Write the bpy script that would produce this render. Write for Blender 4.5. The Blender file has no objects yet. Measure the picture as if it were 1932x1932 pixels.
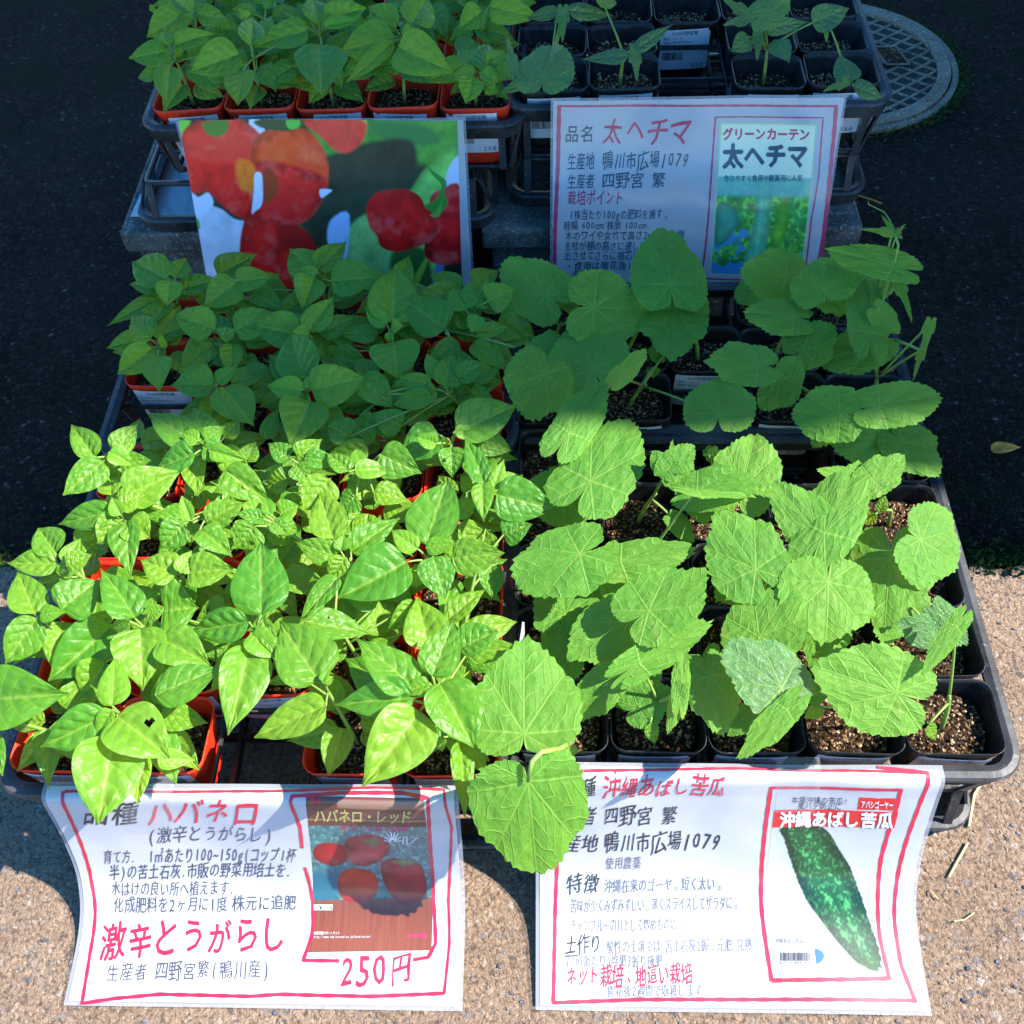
import bpy, math, random
import numpy as np
from mathutils import Vector, Matrix
random.seed(7); rng = np.random.RandomState(7)
C = bpy.context.scene.collection
S = bpy.context.scene
R = math.radians

# ---------------------------------------------------------------- camera
F = 1935.0; CX = 966.0
_v = np.array([58.0, -2685.0, F]); yC = _v/np.linalg.norm(_v)        # world Y seen by the camera (right, down, forward)
xC = np.array([F, 0, -58.0]); xC /= np.linalg.norm(xC)
zC = np.cross(xC, yC)
MW = np.array([xC, yC, zC])                                         # camera vector -> world vector
CAM = np.array([0, 0, 1.06])
cd = bpy.data.cameras.new('camera'); cam = bpy.data.objects.new('camera', cd); C.objects.link(cam); S.camera = cam
cd.sensor_width = 36; cd.lens = 36*F/1932; cd.clip_start = .01; cd.clip_end = 200
_r, _d, _f = MW @ [1, 0, 0], MW @ [0, 1, 0], MW @ [0, 0, 1]
cam.matrix_world = Matrix(((_r[0], -_d[0], -_f[0], 0), (_r[1], -_d[1], -_f[1], 0), (_r[2], -_d[2], -_f[2], CAM[2]), (0, 0, 0, 1)))

# ---------------------------------------------------------------- light
w = bpy.data.worlds.new("World"); S.world = w; w.use_nodes = True
nt = w.node_tree; nt.nodes.clear()
sky = nt.nodes.new('ShaderNodeTexSky'); sky.sky_type = 'NISHITA'; sky.sun_disc = False
SUN_EL, SUN_AZ = 48.0, 90.4          # azimuth clockwise from +Y
sky.sun_elevation = R(SUN_EL); sky.sun_rotation = R(SUN_AZ)
bg = nt.nodes.new('ShaderNodeBackground'); bg.inputs[1].default_value = .15; sky.ozone_density = 3.0; sky.air_density = 1.0; sky.dust_density = .3
out = nt.nodes.new('ShaderNodeOutputWorld')
hs = nt.nodes.new('ShaderNodeHueSaturation'); hs.inputs['Saturation'].default_value = 1.35; nt.links.new(sky.outputs[0], hs.inputs['Color']); nt.links.new(hs.outputs[0], bg.inputs[0]); nt.links.new(bg.outputs[0], out.inputs[0])
ld = bpy.data.lights.new('sun', 'SUN'); ld.energy = 4.8; ld.angle = R(.5); ld.color = (1, .945, .87)
lo = bpy.data.objects.new('sun', ld); C.objects.link(lo)
sd = Vector((math.cos(R(SUN_EL))*math.sin(R(SUN_AZ)), math.cos(R(SUN_EL))*math.cos(R(SUN_AZ)), math.sin(R(SUN_EL))))
lo.rotation_euler = sd.to_track_quat('Z', 'Y').to_euler(); lo.location = (3, 0, 4)
S.view_settings.view_transform = 'Standard'; S.view_settings.look = 'None'
S.view_settings.gamma = 1; S.view_settings.exposure = 1.75; S.view_settings.use_curve_mapping = False

# ---------------------------------------------------------------- maths helpers
def ray(px, py):
    return MW @ np.array([(px-CX)/F, (py-CX)/F, 1.0])
def at(px, py, z):
    d = ray(px, py); return CAM + d*((z-CAM[2])/d[2])
def at_y(px, py, y):
    d = ray(px, py); return CAM + d*((y-CAM[1])/d[1])
def proj(P):
    q = MW.T @ (np.asarray(P, float)-CAM); return CX+F*q[0]/q[2], CX+F*q[1]/q[2], q[2]
def nz(v):
    v = np.asarray(v, float); return v/(np.linalg.norm(v)+1e-12)

# ---------------------------------------------------------------- node helpers
class N:
    def __init__(s, name):
        s.m = bpy.data.materials.new(name); s.m.use_nodes = True; s.t = s.m.node_tree; s.t.nodes.clear()
        s.out = s.t.nodes.new('ShaderNodeOutputMaterial')
    def n(s, typ, **k):
        x = s.t.nodes.new(typ)
        for a, b in k.items(): setattr(x, a, b)
        return x
    def set(s, node, i, v):
        if isinstance(v, bpy.types.NodeSocket): s.t.links.new(v, node.inputs[i])
        else: node.inputs[i].default_value = v
    def M(s, op, a, b=None, c=None, clamp=False):
        x = s.n('ShaderNodeMath', operation=op); x.use_clamp = clamp
        s.set(x, 0, a)
        if b is not None: s.set(x, 1, b)
        if c is not None: s.set(x, 2, c)
        return x.outputs[0]
    def noise(s, vec, scale, detail=3, rough=.55, col=False):
        x = s.n('ShaderNodeTexNoise'); s.set(x, 'Vector', vec); x.inputs['Scale'].default_value = scale
        x.inputs['Detail'].default_value = detail; x.inputs['Roughness'].default_value = rough
        return x.outputs[1 if col else 0]
    def vor(s, vec, scale, feat='F1', out=0, rand=1):
        x = s.n('ShaderNodeTexVoronoi', feature=feat); s.set(x, 'Vector', vec); x.inputs['Scale'].default_value = scale
        x.inputs['Randomness'].default_value = rand
        return x.outputs[out]
    def ramp(s, f, stops, interp='LINEAR'):
        x = s.n('ShaderNodeValToRGB'); x.color_ramp.interpolation = interp
        e = x.color_ramp.elements
        while len(e) < len(stops): e.new(.5)
        for i, (p, c) in enumerate(stops):
            e[i].position = p; e[i].color = (c, c, c, 1) if not hasattr(c, '__len__') else (*c[:3], 1)
        s.set(x, 0, f); return x.outputs[0]
    def mix(s, f, a, b, mode='MIX'):
        x = s.n('ShaderNodeMix', data_type='RGBA', blend_type=mode)
        def st(i, v):
            if isinstance(v, bpy.types.NodeSocket): s.t.links.new(v, x.inputs[i])
            else: x.inputs[i].default_value = v if i == 0 else (*v[:3], 1)
        st(0, f); st(6, a); st(7, b); return x.outputs[2]
    def bump(s, h, strength=.5, dist=.001, normal=None):
        x = s.n('ShaderNodeBump'); x.inputs['Strength'].default_value = strength; x.inputs['Distance'].default_value = dist
        s.set(x, 'Height', h)
        if normal is not None: s.set(x, 'Normal', normal)
        return x.outputs[0]
    def bsdf(s, col, rough=.5, spec=.5, normal=None, coat=0, coat_r=.1, metal=0, trans=None, tcol=None):
        p = s.n('ShaderNodeBsdfPrincipled')
        s.set(p, 'Base Color', col if isinstance(col, bpy.types.NodeSocket) else (*col[:3], 1))
        s.set(p, 'Roughness', rough); s.set(p, 'Specular IOR Level', spec); s.set(p, 'Metallic', metal)
        p.inputs['Coat Weight'].default_value = coat; p.inputs['Coat Roughness'].default_value = coat_r
        if normal is not None: s.set(p, 'Normal', normal)
        o = p.outputs[0]
        if trans:
            t = s.n('ShaderNodeBsdfTranslucent'); s.set(t, 0, tcol if isinstance(tcol, bpy.types.NodeSocket) else (*tcol[:3], 1))
            if normal is not None: s.set(t, 'Normal', normal)
            mx = s.n('ShaderNodeMixShader'); mx.inputs[0].default_value = trans
            s.t.links.new(o, mx.inputs[1]); s.t.links.new(t.outputs[0], mx.inputs[2]); o = mx.outputs[0]
        s.t.links.new(o, s.out.inputs[0]); return s.m
    def obj(s): return s.n('ShaderNodeTexCoord').outputs['Object']
    def gen(s): return s.n('ShaderNodeNewGeometry').outputs['Position']
    def uv(s): return s.n('ShaderNodeTexCoord').outputs['UV']
    def rnd(s): return s.n('ShaderNodeObjectInfo').outputs['Random']
def M_flat(name, col, rough=.5, coat=0, spec=.5, coat_r=.08):
    return N(name).bsdf(col, rough, spec, coat=coat, coat_r=coat_r)

# ---------------------------------------------------------------- materials
def leaf_vein_pepper(q):
    uv = q.uv(); sp = q.n('ShaderNodeSeparateXYZ'); q.set(sp, 0, uv)
    u, v = sp.outputs[1], q.M('ABSOLUTE', q.M('MULTIPLY_ADD', sp.outputs[0], 2, -1))
    mid = q.ramp(q.M('MULTIPLY', v, q.M('SUBTRACT', 1.35, u)), [(0, 1), (.035, .75), (.09, 0)])
    nn = q.noise(uv, 2, 1)
    ph = q.M('ADD', q.M('MULTIPLY', q.M('SUBTRACT', q.M('POWER', u, .85), q.M('MULTIPLY', q.M('POWER', v, 1.2), .26)), 5.5), q.M('MULTIPLY', nn, .9))
    fr = q.M('ABSOLUTE', q.M('SUBTRACT', q.M('FRACT', ph), .5))
    lat = q.M('MULTIPLY', q.ramp(fr, [(0, 1), (.05, .7), (.15, 0)]), q.ramp(v, [(.55, 1), (.95, 0)]))
    return uv, mid, lat, fr, v
def make_pepper_mat(name, base, young, bd=.0018):
    q = N(name); uv, mid, lat, fr, v = leaf_vein_pepper(q)
    vein = q.M('MAXIMUM', q.M('MULTIPLY', mid, .75), q.M('MULTIPLY', lat, .26))
    ob = q.obj(); n1 = q.noise(ob, 60, 4); r = q.rnd()
    col = q.mix(q.ramp(r, [(0, 0), (1, .8)]), base, young)
    col = q.mix(q.M('MULTIPLY', n1, .5), col, [c*.6 for c in base])
    sp = q.ramp(q.vor(ob, 260, 'F1'), [(0, 1), (.12, 0)])
    col = q.mix(q.M('MULTIPLY', sp, q.ramp(q.noise(ob, 25, 2), [(.5, 0), (.62, .5)])), col, (.30, .26, .06))
    vc = q.mix(.5, young, (.42, .5, .12))
    c2 = q.mix(q.M('MULTIPLY', vein, .6), col, vc)
    wr = q.vor(q.uv(), 9, 'SMOOTH_F1')
    h = q.M('SUBTRACT', q.M('ADD', q.M('MULTIPLY', q.M('MULTIPLY', q.M('SINE', q.M('MULTIPLY', fr, 3.1)), q.noise(uv, 5, 2)), .9), q.M('MULTIPLY', wr, -1.3)), q.M('MULTIPLY', vein, .5))
    h = q.M('ADD', h, q.M('MULTIPLY', q.noise(ob, 130, 3), .8))
    nrm = q.bump(h, .65, bd)
    tc = q.mix(.6, c2, (.55, .66, .03))
    return q.bsdf(c2, .43, .38, nrm, trans=.44, tcol=tc)
def make_gourd_mat(name, base, young, rough=.55, spec=.25):
    q = N(name); uv = q.uv(); sp = q.n('ShaderNodeSeparateXYZ'); q.set(sp, 0, uv)
    x = q.M('MULTIPLY_ADD', sp.outputs[0], 3, -1.5); y = q.M('MULTIPLY_ADD', sp.outputs[1], 3, -1.5)
    r = q.M('SQRT', q.M('ADD', q.M('MULTIPLY', x, x), q.M('MULTIPLY', y, y)))
    ph = q.M('DIVIDE', q.M('ARCTAN2', x, y), R(43))
    dl = q.M('MULTIPLY', q.M('SUBTRACT', ph, q.M('ROUND', ph)), R(43))
    d = q.M('MULTIPLY', r, q.M('ABSOLUTE', q.M('SINE', dl))); s = q.M('MULTIPLY', r, q.M('COSINE', dl))
    main = q.M('MULTIPLY', q.ramp(q.M('ADD', d, q.M('MULTIPLY', r, .010)), [(0, 1), (.012, .8), (.026, 0)]), q.ramp(r, [(0, .6), (.25, .9), (1, .5)]))
    wob = q.M('MULTIPLY', q.noise(uv, 5, 2), 2.2)
    fr = q.M('ABSOLUTE', q.M('SUBTRACT', q.M('FRACT', q.M('ADD', q.M('MULTIPLY', q.M('SUBTRACT', s, q.M('MULTIPLY', d, .95)), 5.0), wob)), .5))
    sec = q.M('MULTIPLY', q.ramp(fr, [(0, 1), (.04, .7), (.1, 0)]), q.ramp(r, [(.12, 0), (.3, 1)]))
    net = q.ramp(q.vor(uv, 34, 'DISTANCE_TO_EDGE'), [(0, 1), (.06, .4), (.16, 0)])
    vein = q.M('MAXIMUM', main, q.M('MAXIMUM', q.M('MULTIPLY', sec, .6), q.M('MULTIPLY', net, .25)))
    ob = q.obj(); n1 = q.noise(ob, 40, 4); rd = q.rnd()
    col = q.mix(q.ramp(rd, [(0, 0), (1, .8)]), base, young)
    col = q.mix(q.M('MULTIPLY', n1, .5), col, [c*.6 for c in base])
    edge = q.ramp(r, [(.55, 0), (1.0, .35)]); col = q.mix(edge, col, young)
    bl = q.M('MULTIPLY', q.ramp(q.noise(ob, 22, 3), [(.62, 0), (.72, .6)]), q.ramp(rd, [(.4, 0), (.5, 1)]))
    col = q.mix(bl, col, (.36, .36, .08))
    c2 = q.mix(q.M('MULTIPLY', vein, .6), col, (.30, .48, .08))
    h = q.M('SUBTRACT', q.M('ADD', q.M('MULTIPLY', q.M('SINE', q.M('MULTIPLY', fr, 3.1)), .18), q.M('MULTIPLY', q.vor(uv, 20, 'SMOOTH_F1'), -1.2)), q.M('MULTIPLY', vein, .6))
    h = q.M('ADD', h, q.M('MULTIPLY', q.noise(ob, 350, 2), .2))
    nrm = q.bump(h, .65, .0022)
    return q.bsdf(c2, rough, spec, nrm, trans=.44, tcol=q.mix(.6, c2, (.58, .66, .06)))
MAT = {}
MAT['pepper'] = make_pepper_mat('pepper_leaf', (.062, .245, .016), (.23, .40, .020))
MAT['pepper_young'] = make_pepper_mat('pepper_young_leaf', (.12, .32, .016), (.20, .40, .022), .0007)
MAT['blue_leaf'] = make_pepper_mat('blue_green_leaf', (.04, .16, .06), (.06, .20, .08))
MAT['gourd'] = make_gourd_mat('gourd_leaf', (.075, .255, .024), (.15, .36, .038))
MAT['gourd_blue'] = make_gourd_mat('blue_green_gourd_leaf', (.055, .19, .05), (.09, .25, .06), .5, .45)
def mk_stem():
    q = N('stem'); ob = q.obj(); c = q.mix(q.noise(ob, 60), (.13, .24, .03), (.26, .36, .08))
    return q.bsdf(c, .5, .4, q.bump(q.noise(ob, 500), .4, .0005), trans=.15, tcol=(.3, .5, .05))
MAT['stem'] = mk_stem()
def mk_pot(name, c1, c2, rough):
    q = N(name); ob = q.obj(); c = q.mix(q.ramp(q.noise(ob, 45, 5), [(.35, 0), (.7, 1)]), c1, c2)
    dust = q.ramp(q.noise(ob, 180, 4), [(.6, 0), (.78, .35)])
    c = q.mix(dust, c, (.22, .17, .13))
    st = q.n('ShaderNodeMapping'); q.set(st, 0, ob); st.inputs['Scale'].default_value = (20, 20, 260)
    h = q.M('ADD', q.noise(st.outputs[0], 4, 2), q.noise(ob, 30, 2))
    return q.bsdf(c, q.M('MULTIPLY_ADD', q.noise(ob, 60), .3, rough-.12), .3, q.bump(h, .35, .0012), trans=.12, tcol=c2)
MAT['red_pot'] = mk_pot('red_pot_plastic', (.66, .022, .006), (.78, .045, .010), .40)
MAT['black_pot'] = mk_pot('black_pot_plastic', (.007, .0075, .008), (.018, .0185, .02), .38)
def mk_tray():
    q = N('tray_plastic'); ob = q.obj()
    c = q.mix(q.ramp(q.noise(ob, 22, 6), [(.4, 0), (.75, 1)]), (.013, .014, .015), (.06, .061, .064))
    c = q.mix(q.ramp(q.noise(ob, 140, 4), [(.62, 0), (.74, .6)]), c, (.2, .18, .15))
    return q.bsdf(c, .45, .28, q.bump(q.noise(ob, 120, 4), .25, .001))
MAT['tray'] = mk_tray()
def mk_soil():
    q = N('potting_soil'); p = q.gen()
    v = q.vor(p, 420, 'F1', 1); sv = q.n('ShaderNodeSeparateXYZ'); q.set(sv, 0, v)
    big = q.noise(p, 40, 4)
    c = q.ramp(sv.outputs[0], [(0, (.012, .008, .006)), (.35, (.035, .020, .012)), (.6, (.09, .048, .024)), (.85, (.20, .105, .045)), (.95, (.34, .25, .14)), (1, (.5, .42, .32))], 'CONSTANT')
    c = q.mix(q.ramp(big, [(.35, .75), (.62, 0)]), c, (.018, .011, .008))
    h = q.M('SUBTRACT', q.noise(p, 260, 4), q.vor(p, 420))
    return q.bsdf(c, .95, .06, q.bump(h, 1, .0025))
MAT['soil'] = mk_soil()
def mk_bits(name, a, b, rough=.8):
    q = N(name); p = q.gen(); v = q.vor(p, 160, 'F1', 1); sv = q.n('ShaderNodeSeparateXYZ'); q.set(sv, 0, v)
    return q.bsdf(q.mix(sv.outputs[0], a, b), .95, .06, q.bump(q.noise(p, 900), .5, .0006))
MAT['perlite'] = mk_bits('vermiculite_bits', (.16, .075, .03), (.42, .30, .17))
def mk_pave():
    q = N('beige_aggregate_paving'); p0 = q.gen(); dn = q.n('ShaderNodeVectorMath', operation='MULTIPLY_ADD'); q.set(dn, 0, q.noise(p0, 90, 3, .6, True)); dn.inputs[1].default_value = (.008, .008, .008); q.set(dn, 2, p0); p = dn.outputs[0]
    v = q.vor(p, 150, 'F1', 1); sv = q.n('ShaderNodeSeparateXYZ'); q.set(sv, 0, v)
    base = q.ramp(q.noise(p, 9, 5), [(.3, (.205, .135, .085)), (.7, (.29, .20, .13))])
    st = q.ramp(sv.outputs[0], [(0, (.05, .05, .055)), (.06, (.16, .16, .165)), (.14, (.24, .16, .105)), (.5, (.30, .205, .135)), (.8, (.35, .25, .17)), (.95, (.40, .34, .29))], 'CONSTANT')
    edge = q.ramp(q.vor(p, 150, 'DISTANCE_TO_EDGE'), [(0, 0), (.2, 1)])
    c = q.mix(q.M('MULTIPLY', q.ramp(q.noise(p, 60, 3), [(.4, .15), (.6, .8)]), edge), base, st)
    c = q.mix(q.ramp(q.noise(p, 210, 5, .65), [(.36, .85), (.52, 0)]), c, (.075, .048, .032))
    c = q.mix(q.ramp(q.noise(p, 420, 3), [(.6, 0), (.7, .5)]), c, (.5, .42, .34))
    h = q.M('ADD', q.M('MULTIPLY', edge, .22), q.M('ADD', q.M('MULTIPLY', q.noise(p, 230, 6, .7), 1.6), q.M('MULTIPLY', sv.outputs[1], .35)))
    return q.bsdf(c, .85, .25, q.bump(h, 1, .003))
MAT['pave'] = mk_pave()
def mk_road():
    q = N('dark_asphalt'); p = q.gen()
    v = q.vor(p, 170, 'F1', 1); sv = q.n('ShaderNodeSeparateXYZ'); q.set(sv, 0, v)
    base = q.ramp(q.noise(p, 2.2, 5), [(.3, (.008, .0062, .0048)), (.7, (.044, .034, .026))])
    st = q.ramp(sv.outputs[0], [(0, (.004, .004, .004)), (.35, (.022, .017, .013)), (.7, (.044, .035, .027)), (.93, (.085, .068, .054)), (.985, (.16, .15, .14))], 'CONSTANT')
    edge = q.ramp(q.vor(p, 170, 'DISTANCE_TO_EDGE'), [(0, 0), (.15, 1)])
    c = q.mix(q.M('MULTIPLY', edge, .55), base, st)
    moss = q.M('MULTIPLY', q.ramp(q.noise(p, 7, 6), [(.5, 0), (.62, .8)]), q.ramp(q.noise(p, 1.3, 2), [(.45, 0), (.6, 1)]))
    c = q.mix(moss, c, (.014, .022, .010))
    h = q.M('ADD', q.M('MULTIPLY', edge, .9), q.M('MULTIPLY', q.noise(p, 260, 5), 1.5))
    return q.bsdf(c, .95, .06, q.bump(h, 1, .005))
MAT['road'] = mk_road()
def mk_conc(name, a, b):
    q = N(name); p = q.obj(); c = q.ramp(q.noise(p, 30, 8, .7), [(.35, a), (.65, b)])
    c = q.mix(q.ramp(q.noise(p, 220, 3), [(.56, 0), (.66, .8)]), c, [x*1.9 for x in b])
    c = q.mix(q.ramp(q.noise(p, 6, 4), [(.5, 0), (.7, .6)]), c, (.03, .034, .022))
    return q.bsdf(c, .95, .08, q.bump(q.noise(p, 200, 5), .9, .003))
MAT['concrete'] = mk_conc('weathered_concrete', (.05, .05, .045), (.14, .135, .12))
MAT['iron'] = mk_conc('cast_iron', (.042, .032, .024), (.065, .052, .040))
MAT['iron_pale'] = mk_conc('worn_iron', (.17, .125, .09), (.26, .20, .145))
def mk_paper():
    q = N('laminated_paper'); p = q.gen()
    c = q.mix(q.ramp(q.noise(p, 14, 3), [(.4, 0), (.6, 1)]), (.375, .375, .40), (.40, .40, .425))
    return q.bsdf(c, .5, .4, q.bump(q.noise(p, 6, 2), .35, .02), coat=.5, coat_r=.10)
MAT['paper'] = mk_paper()
def mk_lam():
    q = N('clear_laminate'); t = q.n('ShaderNodeBsdfTransparent'); t.inputs[0].default_value = (.86, .87, .9, 1)
    g = q.n('ShaderNodeBsdfPrincipled'); g.inputs['Base Color'].default_value = (.62, .63, .68, 1); g.inputs['Roughness'].default_value = .12
    m = q.n('ShaderNodeMixShader'); m.inputs[0].default_value = .3
    q.t.links.new(t.outputs[0], m.inputs[1]); q.t.links.new(g.outputs[0], m.inputs[2]); q.t.links.new(m.outputs[0], q.out.inputs[0]); return q.m
MAT['lam'] = mk_lam()
def mk_tape():
    q = N('clear_tape'); t = q.n('ShaderNodeBsdfTransparent'); g = q.n('ShaderNodeBsdfPrincipled'); g.inputs['Base Color'].default_value = (.4, .41, .44, 1); g.inputs['Roughness'].default_value = .2
    m = q.n('ShaderNodeMixShader'); m.inputs[0].default_value = .16
    q.t.links.new(t.outputs[0], m.inputs[1]); q.t.links.new(g.outputs[0], m.inputs[2]); q.t.links.new(m.outputs[0], q.out.inputs[0]); return q.m
MAT['tape'] = mk_tape()
MAT['ink'] = M_flat('black_marker', (.018, .018, .02), .4, .4)
MAT['ink_grey'] = M_flat('grey_pen', (.045, .048, .065), .4, .4)
MAT['ink_pale'] = M_flat('pale_pencil', (.105, .105, .13), .4, .4)
MAT['ink_blue'] = M_flat('blue_black_marker', (.015, .06, .10), .4, .4)
MAT['ink_red'] = M_flat('red_marker', (.50, .012, .035), .4, .4)
MAT['ink_pink'] = M_flat('pink_red_marker', (.46, .03, .10), .4, .4)
MAT['print_white'] = M_flat('printed_white', (.56, .56, .58), .4, .4)
MAT['print_red'] = M_flat('printed_red', (.55, .012, .012), .4, .4)
MAT['print_blue'] = M_flat('printed_blue', (.01, .09, .5), .4, .4)
MAT['print_gold'] = M_flat('printed_gold', (.42, .33, .09), .4, .4)
MAT['print_cream'] = M_flat('printed_cream', (.56, .55, .36), .4, .4)
MAT['sticker'] = M_flat('white_sticker', (.62, .60, .62), .45, .2)
MAT['print_ink'] = M_flat('printed_ink', (.03, .03, .035), .5)
MAT['moss'] = mk_bits('moss', (.02, .05, .012), (.045, .10, .02))
MAT['chip_pave'] = mk_bits('paving_stone_chips', (.11, .09, .075), (.22, .17, .13))
MAT['chip_grey'] = mk_bits('grey_stone_chips', (.05, .052, .058), (.16, .16, .165))
MAT['chip_road'] = mk_bits('road_stone_chips', (.012, .011, .010), (.055, .05, .045))
MAT['straw'] = M_flat('straw', (.45, .34, .18), .7)
MAT['dry_leaf'] = mk_bits('dry_leaf', (.40, .17, .03), (.55, .27, .06))
MAT['wall'] = mk_conc('render_wall', (.30, .29, .27), (.36, .35, .33))
MAT['glass'] = M_flat('window_glass', (.03, .04, .05), .08, 0, .8)
MAT['roofm'] = mk_conc('roof_metal', (.08, .09, .1), (.12, .13, .14))
def mk_vc():
    q = N('colour_print'); a = q.n('ShaderNodeVertexColor'); a.layer_name = 'Col'
    return q.bsdf(a.outputs[0], .45, .4, coat=.5, coat_r=.1)
MAT['print'] = mk_vc()

# ---------------------------------------------------------------- mesh helpers
def mesh(name, V, Fc, mats, parent=None, smooth=False, uv=None, col=None, mi=None):
    m = bpy.data.meshes.new(name); m.from_pydata([tuple(map(float, v)) for v in V], [], Fc)
    for x in (mats if isinstance(mats, (list, tuple)) else [mats]): m.materials.append(MAT[x])
    if mi is not None: m.polygons.foreach_set('material_index', mi)
    if smooth: m.polygons.foreach_set('use_smooth', [True]*len(m.polygons))
    if uv is not None:
        l = m.uv_layers.new(name='UVMap'); idx = np.empty(len(m.loops), int); m.loops.foreach_get('vertex_index', idx)
        l.data.foreach_set('uv', np.asarray(uv, float)[idx].ravel())
    if col is not None:
        a = m.color_attributes.new('Col', 'FLOAT_COLOR', 'POINT'); cc = np.ones((len(V), 4)); cc[:, :3] = col
        a.data.foreach_set('color', cc.ravel())
    m.update(); return link(name, m, parent)
def link(name, m, parent=None, loc=None):
    o = bpy.data.objects.new(name, m); C.objects.link(o)
    if parent is not None:
        o.parent = parent
        o.matrix_parent_inverse = Matrix.Translation(-parent.location) if loc is None else Matrix.Identity(4)
    if loc is not None: o.location = loc
    return o
def thing(name, label, cat, loc=(0, 0, 0), group=None):
    o = bpy.data.objects.new(name, None); C.objects.link(o); o.location = loc; o.empty_display_size = .02
    o['label'] = label; o['category'] = cat
    if group: o['group'] = group
    return o
def tag(o, label, cat, group=None, kind=None):
    o['label'] = label; o['category'] = cat
    if group: o['group'] = group
    if kind: o['kind'] = kind
    return o
class MB:
    def __init__(s): s.V = []; s.F = []; s.mi = []
    def add(s, V, Fc, mi=0):
        b = len(s.V); s.V += [tuple(v) for v in V]; s.F += [tuple(i+b for i in f) for f in Fc]; s.mi += [mi]*len(Fc)
    def box(s, x0, x1, y0, y1, z0, z1, mi=0):
        s.add([(x0, y0, z0), (x1, y0, z0), (x1, y1, z0), (x0, y1, z0), (x0, y0, z1), (x1, y0, z1), (x1, y1, z1), (x0, y1, z1)],
              [(3, 2, 1, 0), (4, 5, 6, 7), (0, 1, 5, 4), (1, 2, 6, 5), (2, 3, 7, 6), (3, 0, 4, 7)], mi)
    def tube(s, P, r, k=6, mi=0):
        P = np.asarray(P, float); n = len(P); r = np.broadcast_to(r, (n,))
        T = np.gradient(P, axis=0); V = []
        up = np.array([.3, .2, 1.0])
        for i in range(n):
            t = nz(T[i]); a = np.cross(t, up); a = nz(a if np.linalg.norm(a) > .1 else np.cross(t, [1, 0, 0])); b = np.cross(t, a)
            for j in range(k):
                th = 2*math.pi*j/k; V.append(P[i]+r[i]*(a*math.cos(th)+b*math.sin(th)))
        Fc = [(i*k+j, i*k+(j+1) % k, (i+1)*k+(j+1) % k, (i+1)*k+j) for i in range(n-1) for j in range(k)]
        Fc += [tuple(range(k))[::-1], tuple((n-1)*k+j for j in range(k))]
        s.add(V, Fc, mi)
    def build(s, name, mats, parent=None, smooth=False):
        return mesh(name, s.V, s.F, mats, parent, smooth, mi=s.mi)
def bez(P0, P1, P2, n=7):
    t = np.linspace(0, 1, n)[:, None]; P0, P1, P2 = map(np.asarray, (P0, P1, P2))
    return (1-t)**2*P0+2*t*(1-t)*P1+t*t*P2
def rrect(x0, x1, y0, y1, r, k=5):
    P = []
    for cx, cy, a in ((x1-r, y1-r, 0), (x0+r, y1-r, 90), (x0+r, y0+r, 180), (x1-r, y0+r, 270)):
        for j in range(k+1):
            th = R(a+90*j/k); P.append((cx+r*math.cos(th), cy+r*math.sin(th)))
    return P
def sweep(mb, x0, x1, y0, y1, r, prof, mi=0, k=5):
    """closed profile [(outward offset, z)] swept round a rounded rectangle"""
    rings = []
    for off, z in prof:
        rings.append([(x, y, z) for x, y in rrect(x0-off, x1+off, y0-off, y1+off, max(r+off, .001), k)])
    n = len(rings[0]); m = len(rings); V = [p for rg in rings for p in rg]
    Fc = [(i*n+j, i*n+(j+1) % n, ((i+1) % m)*n+(j+1) % n, ((i+1) % m)*n+j) for i in range(m) for j in range(n)]
    mb.add(V, Fc, mi)

# ---------------------------------------------------------------- ground
def sheet(name, x0, x1, y0, y1, z, mat, nx=2, edge=None):
    xs = np.linspace(x0, x1, nx); V = [(x, y0, z) for x in xs]+[(x, (edge(x) if edge else y1), z) for x in xs]
    Fc = [(i, i+1, nx+i+1, nx+i) for i in range(nx-1)]
    o = mesh(name, V, Fc, mat); o['kind'] = 'structure'; return o
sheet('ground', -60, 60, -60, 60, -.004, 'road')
EDGE = lambda x: .684+.006*math.sin(x*17)+.004*math.sin(x*53+1)+.003*math.sin(x*131)
sheet('pavement', -6, 6, -4, .684, .0, 'pave', 400, EDGE)
def scatter(name, n, xr, yr, smin, smax, mat, z, label_kind='stuff', cond=None):
    mb = MB(); i = 0
    while i < n:
        x, y = random.uniform(*xr), random.uniform(*yr); i += 1
        if cond and not cond(x, y): continue
        s = smin+(smax-smin)*random.random()**3; a = random.uniform(0, 6.28); V = []
        k = 6
        for j in range(k):
            th = a+2*math.pi*j/k; rr = s*random.uniform(.7, 1.15); V.append((x+rr*math.cos(th), y+rr*.75*math.sin(th), z-.001))
        for j in range(k):
            th = a+2*math.pi*j/k; rr = s*random.uniform(.4, .7); V.append((x+rr*math.cos(th), y+rr*.75*math.sin(th), z+s*random.uniform(.25, .5)))
        mb.add(V, [(j, (j+1) % k, k+(j+1) % k, k+j) for j in range(k)]+[tuple(k+j for j in range(k))])
    o = mb.build(name, mat); o['kind'] = label_kind; return o
tag(scatter('paving_gravel', 9000, (-.62, .72), (.10, .684), .0010, .0034, 'chip_pave', 0), 'beige stone chips bedded in the sunlit paving at the front', 'gravel', kind='stuff')
tag(scatter('grey_gravel', 1500, (-.62, .72), (.10, .684), .0016, .0048, 'chip_grey', 0), 'grey stone chips bedded in the sunlit paving at the front', 'gravel', kind='stuff')
tag(scatter('road_gravel', 6000, (-1.3, 1.3), (.69, 2.3), .0014, .0042, 'chip_road', -.004), 'small dark chips in the shaded asphalt', 'gravel', kind='stuff')
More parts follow.
